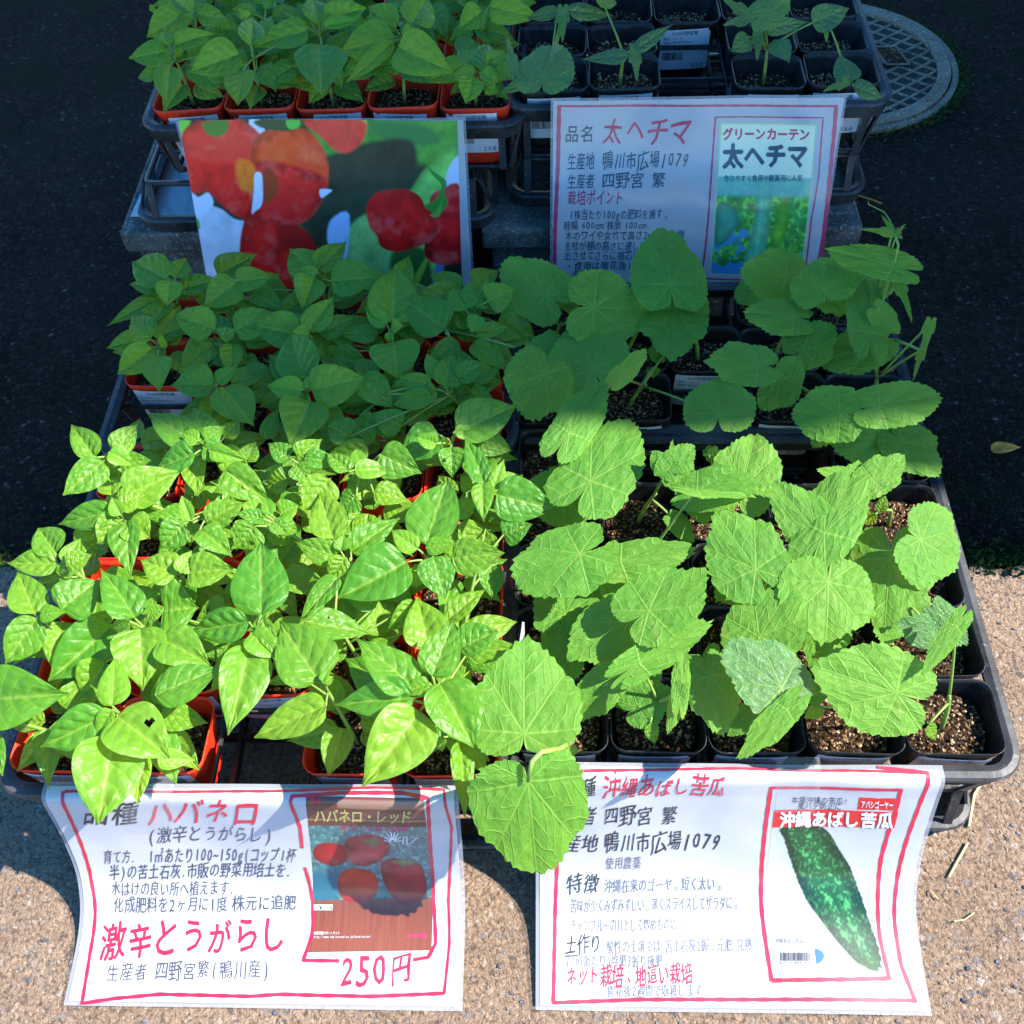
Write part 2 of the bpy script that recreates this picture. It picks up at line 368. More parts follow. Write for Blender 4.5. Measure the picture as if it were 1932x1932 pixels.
def moss():
    mb = MB()
    def blade(x, y, s):
        a = random.uniform(0, 6.28); h = s*random.uniform(.5, 1.4); dx, dy = s*.5*math.cos(a), s*.5*math.sin(a)
        mb.add([(x-dx, y-dy, 0), (x+dx, y+dy, 0), (x+dx*.6+random.uniform(-1, 1)*s, y+dy*.6+random.uniform(-1, 1)*s, h), (x-dx*.6, y-dy*.6, h*.8)], [(0, 1, 2, 3)])
    for i in range(4500):
        x = random.uniform(.4, 1.1) if random.random() < .8 else random.uniform(-1.0, -.45)
        y = random.gauss(.694, .012)
        blade(x, y, random.uniform(.0015, .0045) if i % 5 else random.uniform(.005, .010))
    for i in range(700):
        t = random.gauss(R(-20), .7); rr = random.gauss(.222, .008)
        blade(.54+rr*math.cos(t), 1.78+rr*math.sin(t), random.uniform(.002, .005))
    o = mb.build('moss', 'moss'); tag(o, 'low green moss along the paving edge and round the manhole cover', 'moss', kind='stuff')
moss()

# ---------------------------------------------------------------- neighbouring building whose shadow covers the back
def building():
    t = thing('shop_building', 'pale rendered shop building on the right that shades the back of the stall', 'building', (2.2, .70, 0))
    x0, x1, y0, y1, h = 2.2, 7.0, .666, 5.0, 4.1
    mb = MB(); mb.box(x0, x1, y0, y1, 0, h); mb.build('wall', 'wall', t)
    mb = MB(); mb.box(x0-.0, x1+.2, y0+.0, y1+.2, h+.002, h+.16); mb.build('roof', 'roofm', t)
    for y in (1.2, 2.8):
        mb = MB(); mb.box(x0-.03, x0+.02, y, y+1.1, .9, 2.3); f = mb.build('window', 'roofm', t)
        mb = MB(); mb.box(x0-.034, x0-.031, y+.06, y+1.04, .96, 2.24); mb.build('pane', 'glass', f)
    mb = MB(); mb.box(x0-.03, x0+.02, 4.05, 4.9, 0, 2.1); mb.build('door', 'roofm', t)
building()

# ---------------------------------------------------------------- manhole cover
def manhole():
    cx, cy, r = .5395, 1.781, .207
    t = thing('manhole_cover', 'round cast iron manhole cover with a diamond grid behind the trays at top right', 'manhole cover', (cx, cy, 0))
    k = 72; mb = MB()
    def ring(r0, r1, z0, z1):
        V = []
        for rr, z in ((r0, z0), (r1, z0), (r1, z1), (r0, z1)):
            V += [(cx+rr*math.cos(2*math.pi*j/k), cy+rr*math.sin(2*math.pi*j/k), z) for j in range(k)]
        mb.add(V, [(i*k+j, i*k+(j+1) % k, ((i+1) % 4)*k+(j+1) % k, ((i+1) % 4)*k+j) for i in range(4) for j in range(k)])
    ring(.178, r-.006, -.003, .007); mb.build('rim', 'iron_pale', t)
    mb = MB(); ring(r-.003, r+.008, -.003, .004); mb.build('frame', 'iron_pale', t)
    mb = MB(); mb.add([(cx+.185*math.cos(2*math.pi*j/k), cy+.185*math.sin(2*math.pi*j/k), .001) for j in range(k)], [tuple(range(k))]); mb.build('plate', 'iron', t)
    mb = MB()
    for fam in (R(37), R(-37)):
        u = np.array([math.cos(fam), math.sin(fam)]); nrm = np.array([-u[1], u[0]])
        for i in range(-8, 9):
            o = i*.0262; 
            if abs(o) >= .184: continue
            L = math.sqrt(.184**2-o*o)
            segs = [(-L, L)]
            for a, b in segs:
                c = []
                for s_, w_, z in ((a, -.0024, .001), (b, -.0024, .001), (b, .0024, .001), (a, .0024, .001), (a, -.0018, .0035), (b, -.0018, .0035), (b, .0018, .0035), (a, .0018, .0035)):
                    p = u*s_+nrm*(o+w_); c.append((cx+p[0], cy+p[1], z+(.0004 if fam > 0 else 0)))
                mb.add(c, [(4, 5, 6, 7), (0, 1, 5, 4), (1, 2, 6, 5), (2, 3, 7, 6), (3, 0, 4, 7)])
    mb.build('grid', 'iron_pale', t)
    a = R(50); mb = MB(); kx, ky = cx+.100, cy+.012
    def sq(h0, z): q_ = h0/.033; return [(kx+u_*.0185*q_-w_*.006, ky+w_*.027*q_, z+.0005) for u_, w_ in ((-1, -1), (1, -1), (1, 1), (-1, 1))]
    mb.add(sq(.040, .0068)+sq(.033, .0068)+sq(.033, .0068), [(i, (i+1) % 4, 4+(i+1) % 4, 4+i) for i in range(4)]+[(4+i, 4+(i+1) % 4, 8+(i+1) % 4, 8+i) for i in range(4)])
    mb.build('key_frame', 'iron_pale', t)
    mb = MB(); mb.add(sq(.0332, .0064), [(0, 1, 2, 3)]); mb.build('key_hole', 'soil', t)
manhole()

# ---------------------------------------------------------------- concrete blocks
def block(x0, x1, y0, y1, ztop, label):
    t = thing('concrete_block', label, 'concrete block', ((x0+x1)/2, (y0+y1)/2, 0), 'concrete blocks under the back trays')
    mb = MB(); sweep(mb, x0+.008, x1-.008, y0+.008, y1-.008, .004, [(0, 0), (0, ztop-.036)], k=1)
    mb.V = []; mb.F = []; mb.mi = []
    mb.box(x0+.012, x1-.012, y0+.012, y1-.012, 0, ztop-.034); o = mb.build('base', 'concrete', t)
    b = o.modifiers.new('b', 'BEVEL'); b.width = .004; b.segments = 2
    mb = MB(); mb.box(x0, x1, y0, y1, ztop-.033, ztop); o = mb.build('cap', 'concrete', t)
    b = o.modifiers.new('b', 'BEVEL'); b.width = .005; b.segments = 2
ZB = .17
block(-.573, -.102, 1.105, 1.50, ZB, 'grey concrete block holding up the back tray of red pots')
block(-.082, .425, 1.105, 1.50, ZB, 'grey concrete block holding up the back tray of black pots')

# ---------------------------------------------------------------- trays
TC = {}
def tray(x0, x1, y0, y1, ztop, zbot, nc, nr, label, cat='tray', group='black plastic seedling trays', name='seedling_tray', inverted=False):
    t = thing(name, label, cat, ((x0+x1)/2, (y0+y1)/2, zbot), group)
    o = .007
    X0, X1, Y0, Y1 = x0-o, x1+o, y0-o, y1+o
    zr, bh = (ztop, -.022) if not inverted else (zbot+.022, -.022)
    mb = MB(); sweep(mb, X0, X1, Y0, Y1, .022, [(-.004, zr-.003), (.003, zr), (.009, zr-.001), (.011, zr-.004), (.009, zr-.006), (.006, zr+bh), (.003, zr+bh), (.004, zr-.006), (-.004, zr-.006)])
    mb.build('rim', 'tray', t)
    zo = zbot if not inverted else ztop                 # narrow ring
    tap = .012
    mb = MB(); s = -1 if not inverted else 1
    sweep(mb, X0, X1, Y0, Y1, .022, [(-tap, zo), (-tap-.006, zo), (-tap-.006, zo-s*.005), (-tap, zo-s*.005)])
    mb.build('base_ring', 'tray', t, True)
    # grid of ribs at the narrow end
    zz = zo-s*.004
    for i in range(nc+1):
        x = x0+(x1-x0)*i/nc
        if 0 < i < nc:
            mb = MB(); mb.box(x-.0025, x+.0025, Y0+tap, Y1-tap, zz-.002, zz+.002); mb.build('rib', 'tray', t)
    for i in range(1, nr):
        y = y0+(y1-y0)*i/nr
        mb = MB(); mb.box(X0+tap, X1-tap, y-.0025, y+.0025, zz-.0015, zz+.0025); mb.build('rib', 'tray', t)
    za, zb = (zr+bh+.001, zo) if not inverted else (zr-.001, zo)
    def post(xa, ya, xb, yb, dx, dy):
        key = (round(xb-xa, 4), round(yb-ya, 4), round(zb-za, 4), dx)
        if key not in TC:
            mb = MB(); w_, d_ = (.0045, .0015) if dx else (.0015, .0045)
            V = [(sx*w_+ox, sy*d_+oy, oz) for ox, oy, oz in ((0, 0, 0), (xb-xa, yb-ya, zb-za)) for sx, sy in ((-1, -1), (1, -1), (1, 1), (-1, 1))]
            mb.add(V, [(0, 1, 5, 4), (1, 2, 6, 5), (2, 3, 7, 6), (3, 0, 4, 7)]); m = mb.build('post', 'tray'); TC[key] = m.data; bpy.data.objects.remove(m)
        ob = link('post', TC[key]); ob.parent = t; ob.location = (xa-t.location[0], ya-t.location[1], za-t.location[2])
    for i in range(nc+1):
        x = x0+(x1-x0)*i/nc; x = min(max(x, X0+.02), X1-.02)
        post(x, Y0-.004, x, Y0+tap, 1, 0); post(x, Y1+.004, x, Y1-tap, 1, 0)
    for i in range(nr+1):
        y = y0+(y1-y0)*i/nr; y = min(max(y, Y0+.02), Y1-.02)
        post(X0-.004, y, X0+tap, y, 0, 1); post(X1+.004, y, X1-tap, y, 0, 1)
    # thin cross bars between pots near the top
    if not inverted:
        zz = zr-.020
        for i in range(1, nc):
            x = x0+(x1-x0)*i/nc; mb = MB(); mb.box(x-.0012, x+.0012, Y0, Y1, zz-.006, zz); mb.build('divider', 'tray', t)
        for i in range(1, nr):
            y = y0+(y1-y0)*i/nr; mb = MB(); mb.box(X0, X1, y-.0012, y+.0012, zz-.0065, zz-.0005); mb.build('divider', 'tray', t)
    return t
ZR = .171
PX, PY = .0900, .0776
FLx, FRx = -.4900, -.0285
TR = {
 'FL': dict(x=FLx, y=.347, nc=5, nr=5, z=ZR, red=True, miss={(2, 0)}),
 'FR': dict(x=FRx, y=.370, nc=5, nr=5, z=ZR, red=False, miss={(1, 4), (2, 4), (3, 4)}),
 'ML': dict(x=FLx-.004, y=.738, nc=5, nr=3, z=.180, red=True, miss={(0, 0)}),
 'MR': dict(x=FRx-.003, y=.766, nc=5, nr=3, z=ZR, red=False, miss={(2, 0), (1, 2), (2, 2)}),
 'BL': dict(x=-.4885, y=1.142, nc=5, nr=4, z=.327, red=True, miss=set()),
 'BR': dict(x=-.0330, y=1.165, nc=5, nr=4, z=.335, red=False, miss={(2, 0), (2, 1)}),
}
TNAME = {'FL': 'front left tray', 'FR': 'front right tray', 'ML': 'middle left tray', 'MR': 'middle right tray', 'BL': 'back left tray', 'BR': 'back right tray'}
for k, T in TR.items():
    zb = T['z']-.098 if k[0] != 'B' else ZB+.066
    x0, y0 = T['x'], T['y']; x1, y1 = x0+T['nc']*PX, y0+T['nr']*PY
    T['x1'], T['y1'] = x1, y1
    tray(x0, x1, y0, y1, T['z']-.012, zb, T['nc'], T['nr'], 'black plastic tray of %s pots, the %s' % ('red' if T['red'] else 'black', TNAME[k]))
    z0 = 0.003 if k[0] != 'B' else ZB+.001
    where = {'FL': 'front left tray', 'FR': 'front right tray', 'ML': 'middle left tray', 'MR': 'middle right tray', 'BL': 'back left tray', 'BR': 'back right tray'}[k]
    ex, ey = (-.040, -.022) if k == 'BL' else (0, 0)
    tray(x0+ex, x1+ex, y0+ey, y1+ey, zb-.001, z0, T['nc'], T['nr'], 'empty upside-down black tray under the %s' % where, name='empty_tray', inverted=True, group='empty trays under the pot trays')

# ---------------------------------------------------------------- pots
def pot_mesh(seed, red):
    rr = random.Random(seed); k = 6; n = 4*(k+1)
    W, D, H = PX-.001, PY-.001, .088
    ph = [rr.uniform(0, 6.28) for _ in range(3)]
    def ring(shr, z, rad, wave):
        P = rrect(-W/2+shr, W/2-shr, -D/2+shr, D/2-shr, rad, k); out = []
        for j, (x, y) in enumerate(P):
            th = math.atan2(y, x)
            wv = wave*(math.sin(2*th+ph[0])*.0012+math.sin(5*th+ph[1])*.0009)
            zz = z+wave*(math.sin(3*th+ph[2])*.0010+math.sin(7*th+ph[0])*.0006)
            s_ = 1-max(0, 1)*0; out.append((x*(1+wv*14)*.995, y*(1+wv*14)*.995, zz))
        return out
    rings = [ring(.012, -H, .018, 0), ring(.0125, -H+.004, .018, 0), ring(.002, -.014, .015, .4), ring(.0008, -.006, .014, .8), ring(0, 0, .014, 1),
             ring(.0009, .0002, .0133, 1), ring(.0018, -.007, .0133, .8), ring(.003, -.016, .0143, .4), ring(.011, -.055, .0173, 0)]
    V = [p for r_ in rings for p in r_]
    Fc = [(i*n+j, i*n+(j+1) % n, (i+1)*n+(j+1) % n, (i+1)*n+j) for i in range(len(rings)-1) for j in range(n)]
    Fc.append(tuple(range(n))[::-1])
    o = mesh('pot', V, Fc, 'red_pot' if red else 'black_pot', smooth=True); m = o.data; bpy.data.objects.remove(o); return m
def soil_mesh(seed):
    rr = np.random.RandomState(seed); n = 15; V = []; hw, hd = PX/2-.0065, PY/2-.0065
    g = np.linspace(-1, 1, n)
    for b in g:
        for a in g:
            # squircle so the corners stay inside the rounded pot
            x, y = a*math.sqrt(1-b*b*.28), b*math.sqrt(1-a*a*.28)
            V.append((x*hw, y*hd, rr.normal(0, .0016)-.002*(a*a+b*b)+.0015*math.sin(a*3+seed)))
    Fc = [(j*n+i, j*n+i+1, (j+1)*n+i+1, (j+1)*n+i) for j in range(n-1) for i in range(n-1)]
    mi = [0]*len(Fc)
    for q in range(170 if seed % 2 else 120):
        x, y = rr.uniform(-.9, .9), rr.uniform(-.88, .88); s = rr.uniform(.0006, .0021)
        if seed % 3 == 2 and q % 2: continue
        b = len(V); c = np.array([x*hw*.94, y*hd*.94, rr.normal(.0008, .0008)])
        pts = rr.normal(0, 1, (6, 3)); base = np.array([(1, 0, 0), (-1, 0, 0), (0, 1, 0), (0, -1, 0), (0, 0, 1), (0, 0, -1)])*s+pts*s*.3
        V += [tuple(c+p) for p in base]
        Fc += [(b+i, b+j, b+k_) for i, j, k_ in ((0, 2, 4), (2, 1, 4), (1, 3, 4), (3, 0, 4))]; mi += [1]*4
    o = mesh('soil', V, Fc, ['soil', 'perlite'], mi=mi); m = o.data; bpy.data.objects.remove(o); return m
POTM = {(r_, s): pot_mesh(s*7+r_, r_) for r_ in (True, False) for s in range(4)}
SOILM = [soil_mesh(s) for s in range(6)]

# glyphs ------------------------------------------------------------------
GC = {}
def glyph(ch, bold=0.0):
    key = (ch, bold)
    if key not in GC:
        c = bpy.data.curves.new('g', 'FONT'); c.body = ch; c.size = 1; c.offset = bold; c.resolution_u = 2
        o = bpy.data.objects.new('g', c); C.objects.link(o)
        m = bpy.data.meshes.new_from_object(o.evaluated_get(bpy.context.evaluated_depsgraph_get()))
        V = np.array([v.co[:] for v in m.vertices]).reshape(-1, 3); Fc = [tuple(p.vertices) for p in m.polygons]
        bpy.data.objects.remove(o); bpy.data.curves.remove(c); bpy.data.meshes.remove(m)
        GC[key] = (V, Fc)
    return GC[key]
def cw(ch):
    if ch == ' ' or ch == '.': return .5
    return .62 if ord(ch) < 256 else 1.0
def text_geo(s, bold=0, hand=0, rd=None):
    """unit-height line of glyphs; returns verts (x along, y up), faces, total length"""
    rd = rd or random.Random(hash(s) % 1000 if False else len(s)*31+ord(s[0]))
    V = []; Fc = []; x = 0
    for ch in s:
        w_ = cw(ch)
        if ch != ' ':
            g, f = glyph(ch)
            if len(g):
                P = g[:, :2].copy(); cx = (P[:, 0].min()+P[:, 0].max())/2
                P[:, 0] -= cx; P[:, 1] -= .36
                if hand:
                    a = R(rd.uniform(-5, 5)*hand); sc = 1+rd.uniform(-.12, .08)*hand; P *= sc
                    P = P @ np.array([[math.cos(a), math.sin(a)], [-math.sin(a), math.cos(a)]])
                    P[:, 0] += P[:, 1]*.10*hand+.02*hand*np.sin(P[:, 1]*7+rd.uniform(0, 6)); P[:, 1] += P[:, 0]*.06*hand+.015*hand*np.sin(P[:, 0]*6+rd.uniform(0, 6))+rd.uniform(-.04, .04)*hand
                P[:, 0] += x+w_/2; P[:, 1] += .36
                for q_, (ox_, oy_) in enumerate(((0, 0), (1, 0), (-1, 0), (0, 1), (0, -1)) if bold > 0 else ((0, 0),)):
                    b = len(V); V += [(p[0]+ox_*bold, p[1]+oy_*bold, q_*.00001) for p in P]; Fc += [tuple(i+b for i in q) for q in f]
        x += w_
    return np.array(V), Fc, x

def sticker_mesh(idx):
    """white price sticker on the pot front, local x right, z down from rim; lies 1 mm proud of the tapered wall"""
    mb = MB(); W2 = .033; zt, zb_ = -.009, -.070
    def yw(z): return -(PY/2-.001)-.0012+(-z)*(.0118/.088)-.0006
    def yc(x, z, e): return yw(z)-e+.0 + abs(x/W2)**4*.002
    n = 8; V = []; 
    for j in range(5):
        z = zt+(zb_-zt)*j/4
        for i in range(n+1):
            x = -W2+2*W2*i/n; V.append((x, yc(x, z, .0), z))
    mb.add(V, [(j*(n+1)+i, (j+1)*(n+1)+i, (j+1)*(n+1)+i+1, j*(n+1)+i+1) for j in range(4) for i in range(n)], 0)
    def line(s, x0, z, h, bold=.0, fit=None):
        P, Fc, L = text_geo(s, 0); sc = h
        sx = (fit/L) if fit else h
        mb.add([(x0+p[0]*sx, yc(x0+p[0]*sx, z+p[1]*sc, .0005), z+p[1]*sc) for p in P], [f for f in Fc], 1)
    line('520四野宮繁', -.019, zt-.0075, .0068, .02, .036)
    line('とうがらし' if idx else '苦瓜 ゴーヤ', -.029, zt-.0145, .0042, 0, .026); line('生産地 鴨川市広場1079', -.029, zt-.020, .0038, 0, .040)
    line('2025年 6月 6日', -.026, zt-.030, .0052, 0, .044)
    line('250', .010, zb_+.0035, .0085, .01, .018)
    rd = random.Random(5); x = -.028
    while x < -.002:
        w_ = rd.choice((.0004, .0008, .0012)); z0, z1 = zb_+.015, zt-.034
        mb.add([(x, yc(x, z0, .0005), z0), (x+w_, yc(x, z0, .0005), z0), (x+w_, yc(x, z1, .0005), z1), (x, yc(x, z1, .0005), z1)], [(0, 1, 2, 3)], 1); x += w_+rd.choice((.0005, .0009))
    o = mb.build('price_sticker', ['sticker', 'print_ink']); m = o.data; bpy.data.objects.remove(o); return m
STK = [sticker_mesh(0), sticker_mesh(1)]
ORD = ['first', 'second', 'third', 'fourth', 'fifth']
POTS = {}
def add_pot(k, c, r):
    T = TR[k]; x, y = T['x']+(c+.5)*PX, T['y']+(r+.5)*PY
    if k in ('FL', 'BL', 'ML'): nm, ct = 'potted_pepper_seedling', 'pepper seedling'; wd = 'red potted pepper seedling'
    elif k == 'BR': nm, ct = 'potted_luffa_seedling', 'luffa seedling'; wd = 'small black potted luffa seedling'
    elif k == 'MR': nm, ct = 'potted_luffa_seedling', 'luffa seedling'; wd = 'black potted luffa seedling'
    else: nm, ct = 'potted_bitter_gourd_seedling', 'gourd seedling'; wd = 'black potted gourd seedling'
    lab = '%s, row %s from front, %s from left, %s' % (wd, ORD[r], ORD[c], TNAME[k])
    dz = random.uniform(-.002, .003)
    t = thing(nm, lab, ct, (x, y, T['z']+dz-.088), {'FL': 'pepper seedlings in red pots', 'ML': 'pepper seedlings in red pots', 'BL': 'pepper seedlings in red pots', 'FR': 'gourd seedlings in black pots', 'MR': 'luffa seedlings in black pots', 'BR': 'luffa seedlings in black pots'}[k])
    p = link('pot', POTM[(T['red'], random.randrange(4))]); p.parent = t; p.location = (0, 0, .088)
    p.rotation_euler[2] = R(random.uniform(-2, 2))
    sl = link('soil', random.choice(SOILM)); sl.parent = t; depth = .017 if T['red'] else .021
    sl.location = (0, 0, .088-depth+random.uniform(-.003, .002)); sl.rotation_euler[2] = random.choice((0, math.pi)); sl.scale = (.98, .98, 1)
    st = link('price_sticker', STK[1 if T['red'] else 0]); st.parent = p
    st.location = (random.uniform(-.004, .004), 0, random.uniform(-.002, .002)); st.rotation_euler[1] = R(random.uniform(-3, 3))
    POTS[(k, c, r)] = dict(t=t, x=x, y=y, zs=T['z']+dz-depth, z=T['z'], leaves=0, red=T['red'], k=k)
for k, T in TR.items():
    for r_ in range(T['nr']):
        for c_ in range(T['nc']):
            if (c_, r_) not in T['miss']: add_pot(k, c_, r_)

# ---------------------------------------------------------------- leaves
def pepper_leaf(L, Wd, seed, fold=.18, droop=.12, twist=0, hole=False):
    rr = random.Random(seed); nu, nv = 26, 12
    pa, pb = rr.uniform(.46, .62), rr.uniform(1.05, 1.4); um = pa/(pa+pb); mx = um**pa*(1-um)**pb
    ph = rr.uniform(0, 6); asym = rr.uniform(-.08, .08); A = .026*rr.uniform(.5, 1.3); cu = rr.uniform(-.12, .12)
    V = []; UV = []
    for i in range(nu+1):
        u = i/nu; wdt = Wd/2*(u**pa*(1-u)**pb)/mx if 0 < u < 1 else 0
        if u > .78: wdt *= 1-.38*((u-.78)/.22)
        wdt += .0006
        for j in range(nv+1):
            v = -1+2*j/nv; av = abs(v)
            x = v*wdt*(1+asym*(1 if v > 0 else -1))
            yb = u*L - av**1.4*wdt*.10*math.cos(u*3)
            fr = abs(((max(u, 0)**.85-.26*av**1.2)*5.5+.35*math.sin(ph+3*v)) % 1-.5)*2
            z = fold*abs(x)*(1-.35*av)*1.5 - droop*L*(u**2) + cu*x*u
            z += A*L*(1-fr**2)*(.3 if av < .1 else 1)*math.sin(math.pi*min(1, av*1.05))**.7*min(1, wdt/(Wd*.35))
            z += .035*Wd*math.sin(u*5+ph+2*v)*av
            z += .02*Wd*math.sin(u*17+ph*2)*av**3*(1-u)
            V.append((x+cu*L*.35*(u*u), yb, z)); UV.append((v*.5+.5, u))
    Fc = [(i*(nv+1)+j, i*(nv+1)+j+1, (i+1)*(nv+1)+j+1, (i+1)*(nv+1)+j) for i in range(nu) for j in range(nv)]
    if hole:
        hu, hv = rr.uniform(.35, .6), rr.choice((-1, 1))*rr.uniform(.3, .6)
        Fc = [f for f in Fc if (UV[f[0]][1]-hu)**2+((UV[f[0]][0]*2-1-hv)*.45)**2 > .0035]
    return V, Fc, UV
RA = np.array([0, 22, 42, 60, 84, 108, 124, 146, 162, 172, 180]); RR = np.array([1.0, .92, .88, .93, .85, .78, .68, .52, .40, .28, .10])
RRJ = np.array([1.0, .62, .48, .62, .5, .44, .5, .36, .3, .2, .08])
def gourd_leaf(L, Wd, seed, droop=.15, jag=0, cup=0, back=1):
    rr = random.Random(seed); na, nr_ = 96, 10; ph = [rr.uniform(0, 6.28) for _ in range(5)]; lob = [rr.uniform(.92, 1.07) for _ in range(11)]
    A = .040*rr.uniform(.7, 1.3); V = [(0, 0, 0)]; UV = [(.5, .5)]; sx = Wd/1.70; wav = rr.uniform(.02, .06)
    prof = RR if not jag else RRJ
    notch = rr.uniform(.8, 1.25)
    for i in range(1, nr_+1):
        t = i/nr_
        for j in range(na):
            phi = -180+360*(j+.0)/na; ap = abs(phi)
            rb = np.interp(ap, RA, prof*np.array(lob) if phi > 0 else prof*np.array(lob[::-1]))
            if ap > 165: rb *= notch
            saw = ((phi/360*38+.15*math.sin(phi*.13+ph[0])) % 1)
            rb *= 1+(.06 if not jag else .09)*(1-abs(saw-.35)*2)*min(1, max(0, (172-ap)/30))*t
            r_ = rb*t; a = R(phi); x, y = r_*math.sin(a), r_*math.cos(a)
            dq = abs(phi/43-round(phi/43))*2
            z = A*r_*(math.sqrt(dq)*1.5) - droop*r_*r_*.75 + cup*r_
            z += wav*r_**2*math.sin(2.3*a+ph[0]) + wav*.5*r_**3*math.sin(5*a+ph[1])+.003*math.sin(12*r_+ph[2]+2*a)*r_
            z += .004*math.sin(x*13+ph[3])*math.sin(y*12+ph[4])+.02*r_**2*math.sin(3*a+ph[2])
            V.append((x*sx, (y if y > 0 else y*back)*L, z*(L+sx)/2)); UV.append((x/3+.5, y/3+.5))
    Fc = [(0, 1+j, 1+j+1) for j in range(na-1)]
    for i in range(nr_-1):
        for j in range(na-1):
            a = 1+i*na+j; Fc.append((a, a+na, a+na+1, a+1))
    return V, Fc, UV
def frame_from(B, T, roll, face=.55):
    a = nz(T-B); vd = nz(CAM-(B+T)/2); n0 = nz(vd*face+np.array([0, 0, 1])*(1-face))
    s = nz(np.cross(a, n0)); n = np.cross(s, a); c_, s_ = math.cos(R(roll)), math.sin(R(roll))
    s2 = s*c_+n*s_; n2 = np.cross(s2, a); return s2, a, n2
SEED = [100]
def put_leaf(pot, B, T, Wd, kind, roll=None, droop=None, young=False, jag=0, hole=False, cup=0, fold=None, back=1):
    SEED[0] += 1; rr = random.Random(SEED[0]); roll = rr.uniform(-16, 16) if roll is None else roll
    L = np.linalg.norm(T-B); s, a, n = frame_from(B, T, roll)
    if kind == 'pepper':
        dr = rr.uniform(.03, .16) if droop is None else droop
        V, Fc, UV = pepper_leaf(L*1.02, Wd, SEED[0], rr.uniform(.08, .42) if fold is None else fold, dr, hole=hole); mat = 'pepper_young' if young else 'pepper'
        n_ = 13*27
    else:
        dr = rr.uniform(.05, .22) if droop is None else droop
        V, Fc, UV = gourd_leaf(L, Wd, SEED[0], dr, jag, cup, back); mat = 'gourd_blue' if (kind == 'bluegourd') else 'gourd'
    # hinge: keep the tip on its target although the blade droops
    V = np.array(V); V[:, 2] += (V[:, 1]/max(L, 1e-6))*dr*L*(.75 if kind == 'pepper' else .5)
    P = B + V[:, [0]]*s + V[:, [1]]*a + V[:, [2]]*n
    o = pot['t']; loc = np.array(o.location)
    ob = mesh('leaf', P-B, Fc, mat, smooth=True, uv=UV); ob.parent = o; ob.location = B-loc
    pot['leaves'] += 1; return ob
REG = {'A': (0, 1500, 1.932), 'B': (800, 1500, 1.932), 'C': (1500, 1400, 1.932), 'D': (300, 650, 1.932), 'E': (1400, 650, 1.932),
       'F': (380, 0, 2.76), 'G': (1000, 0, 2.76), 'H': (2000, 0, 1.932), 'I': (2000, 1000, 1.932), 'J': (1000, 1000, 1.932), 'K': (0, 1000, 1.932),
       'L': (1000, 0, 1.932), 'M': (2300, 1900, 2.669)}
def cv(rg, x, y):
    ox, oy, s = REG[rg]; return (ox+x/s)*.638889, (oy+y/s)*.638889
def cs(rg, w_): return w_/REG[rg][2]*.638889

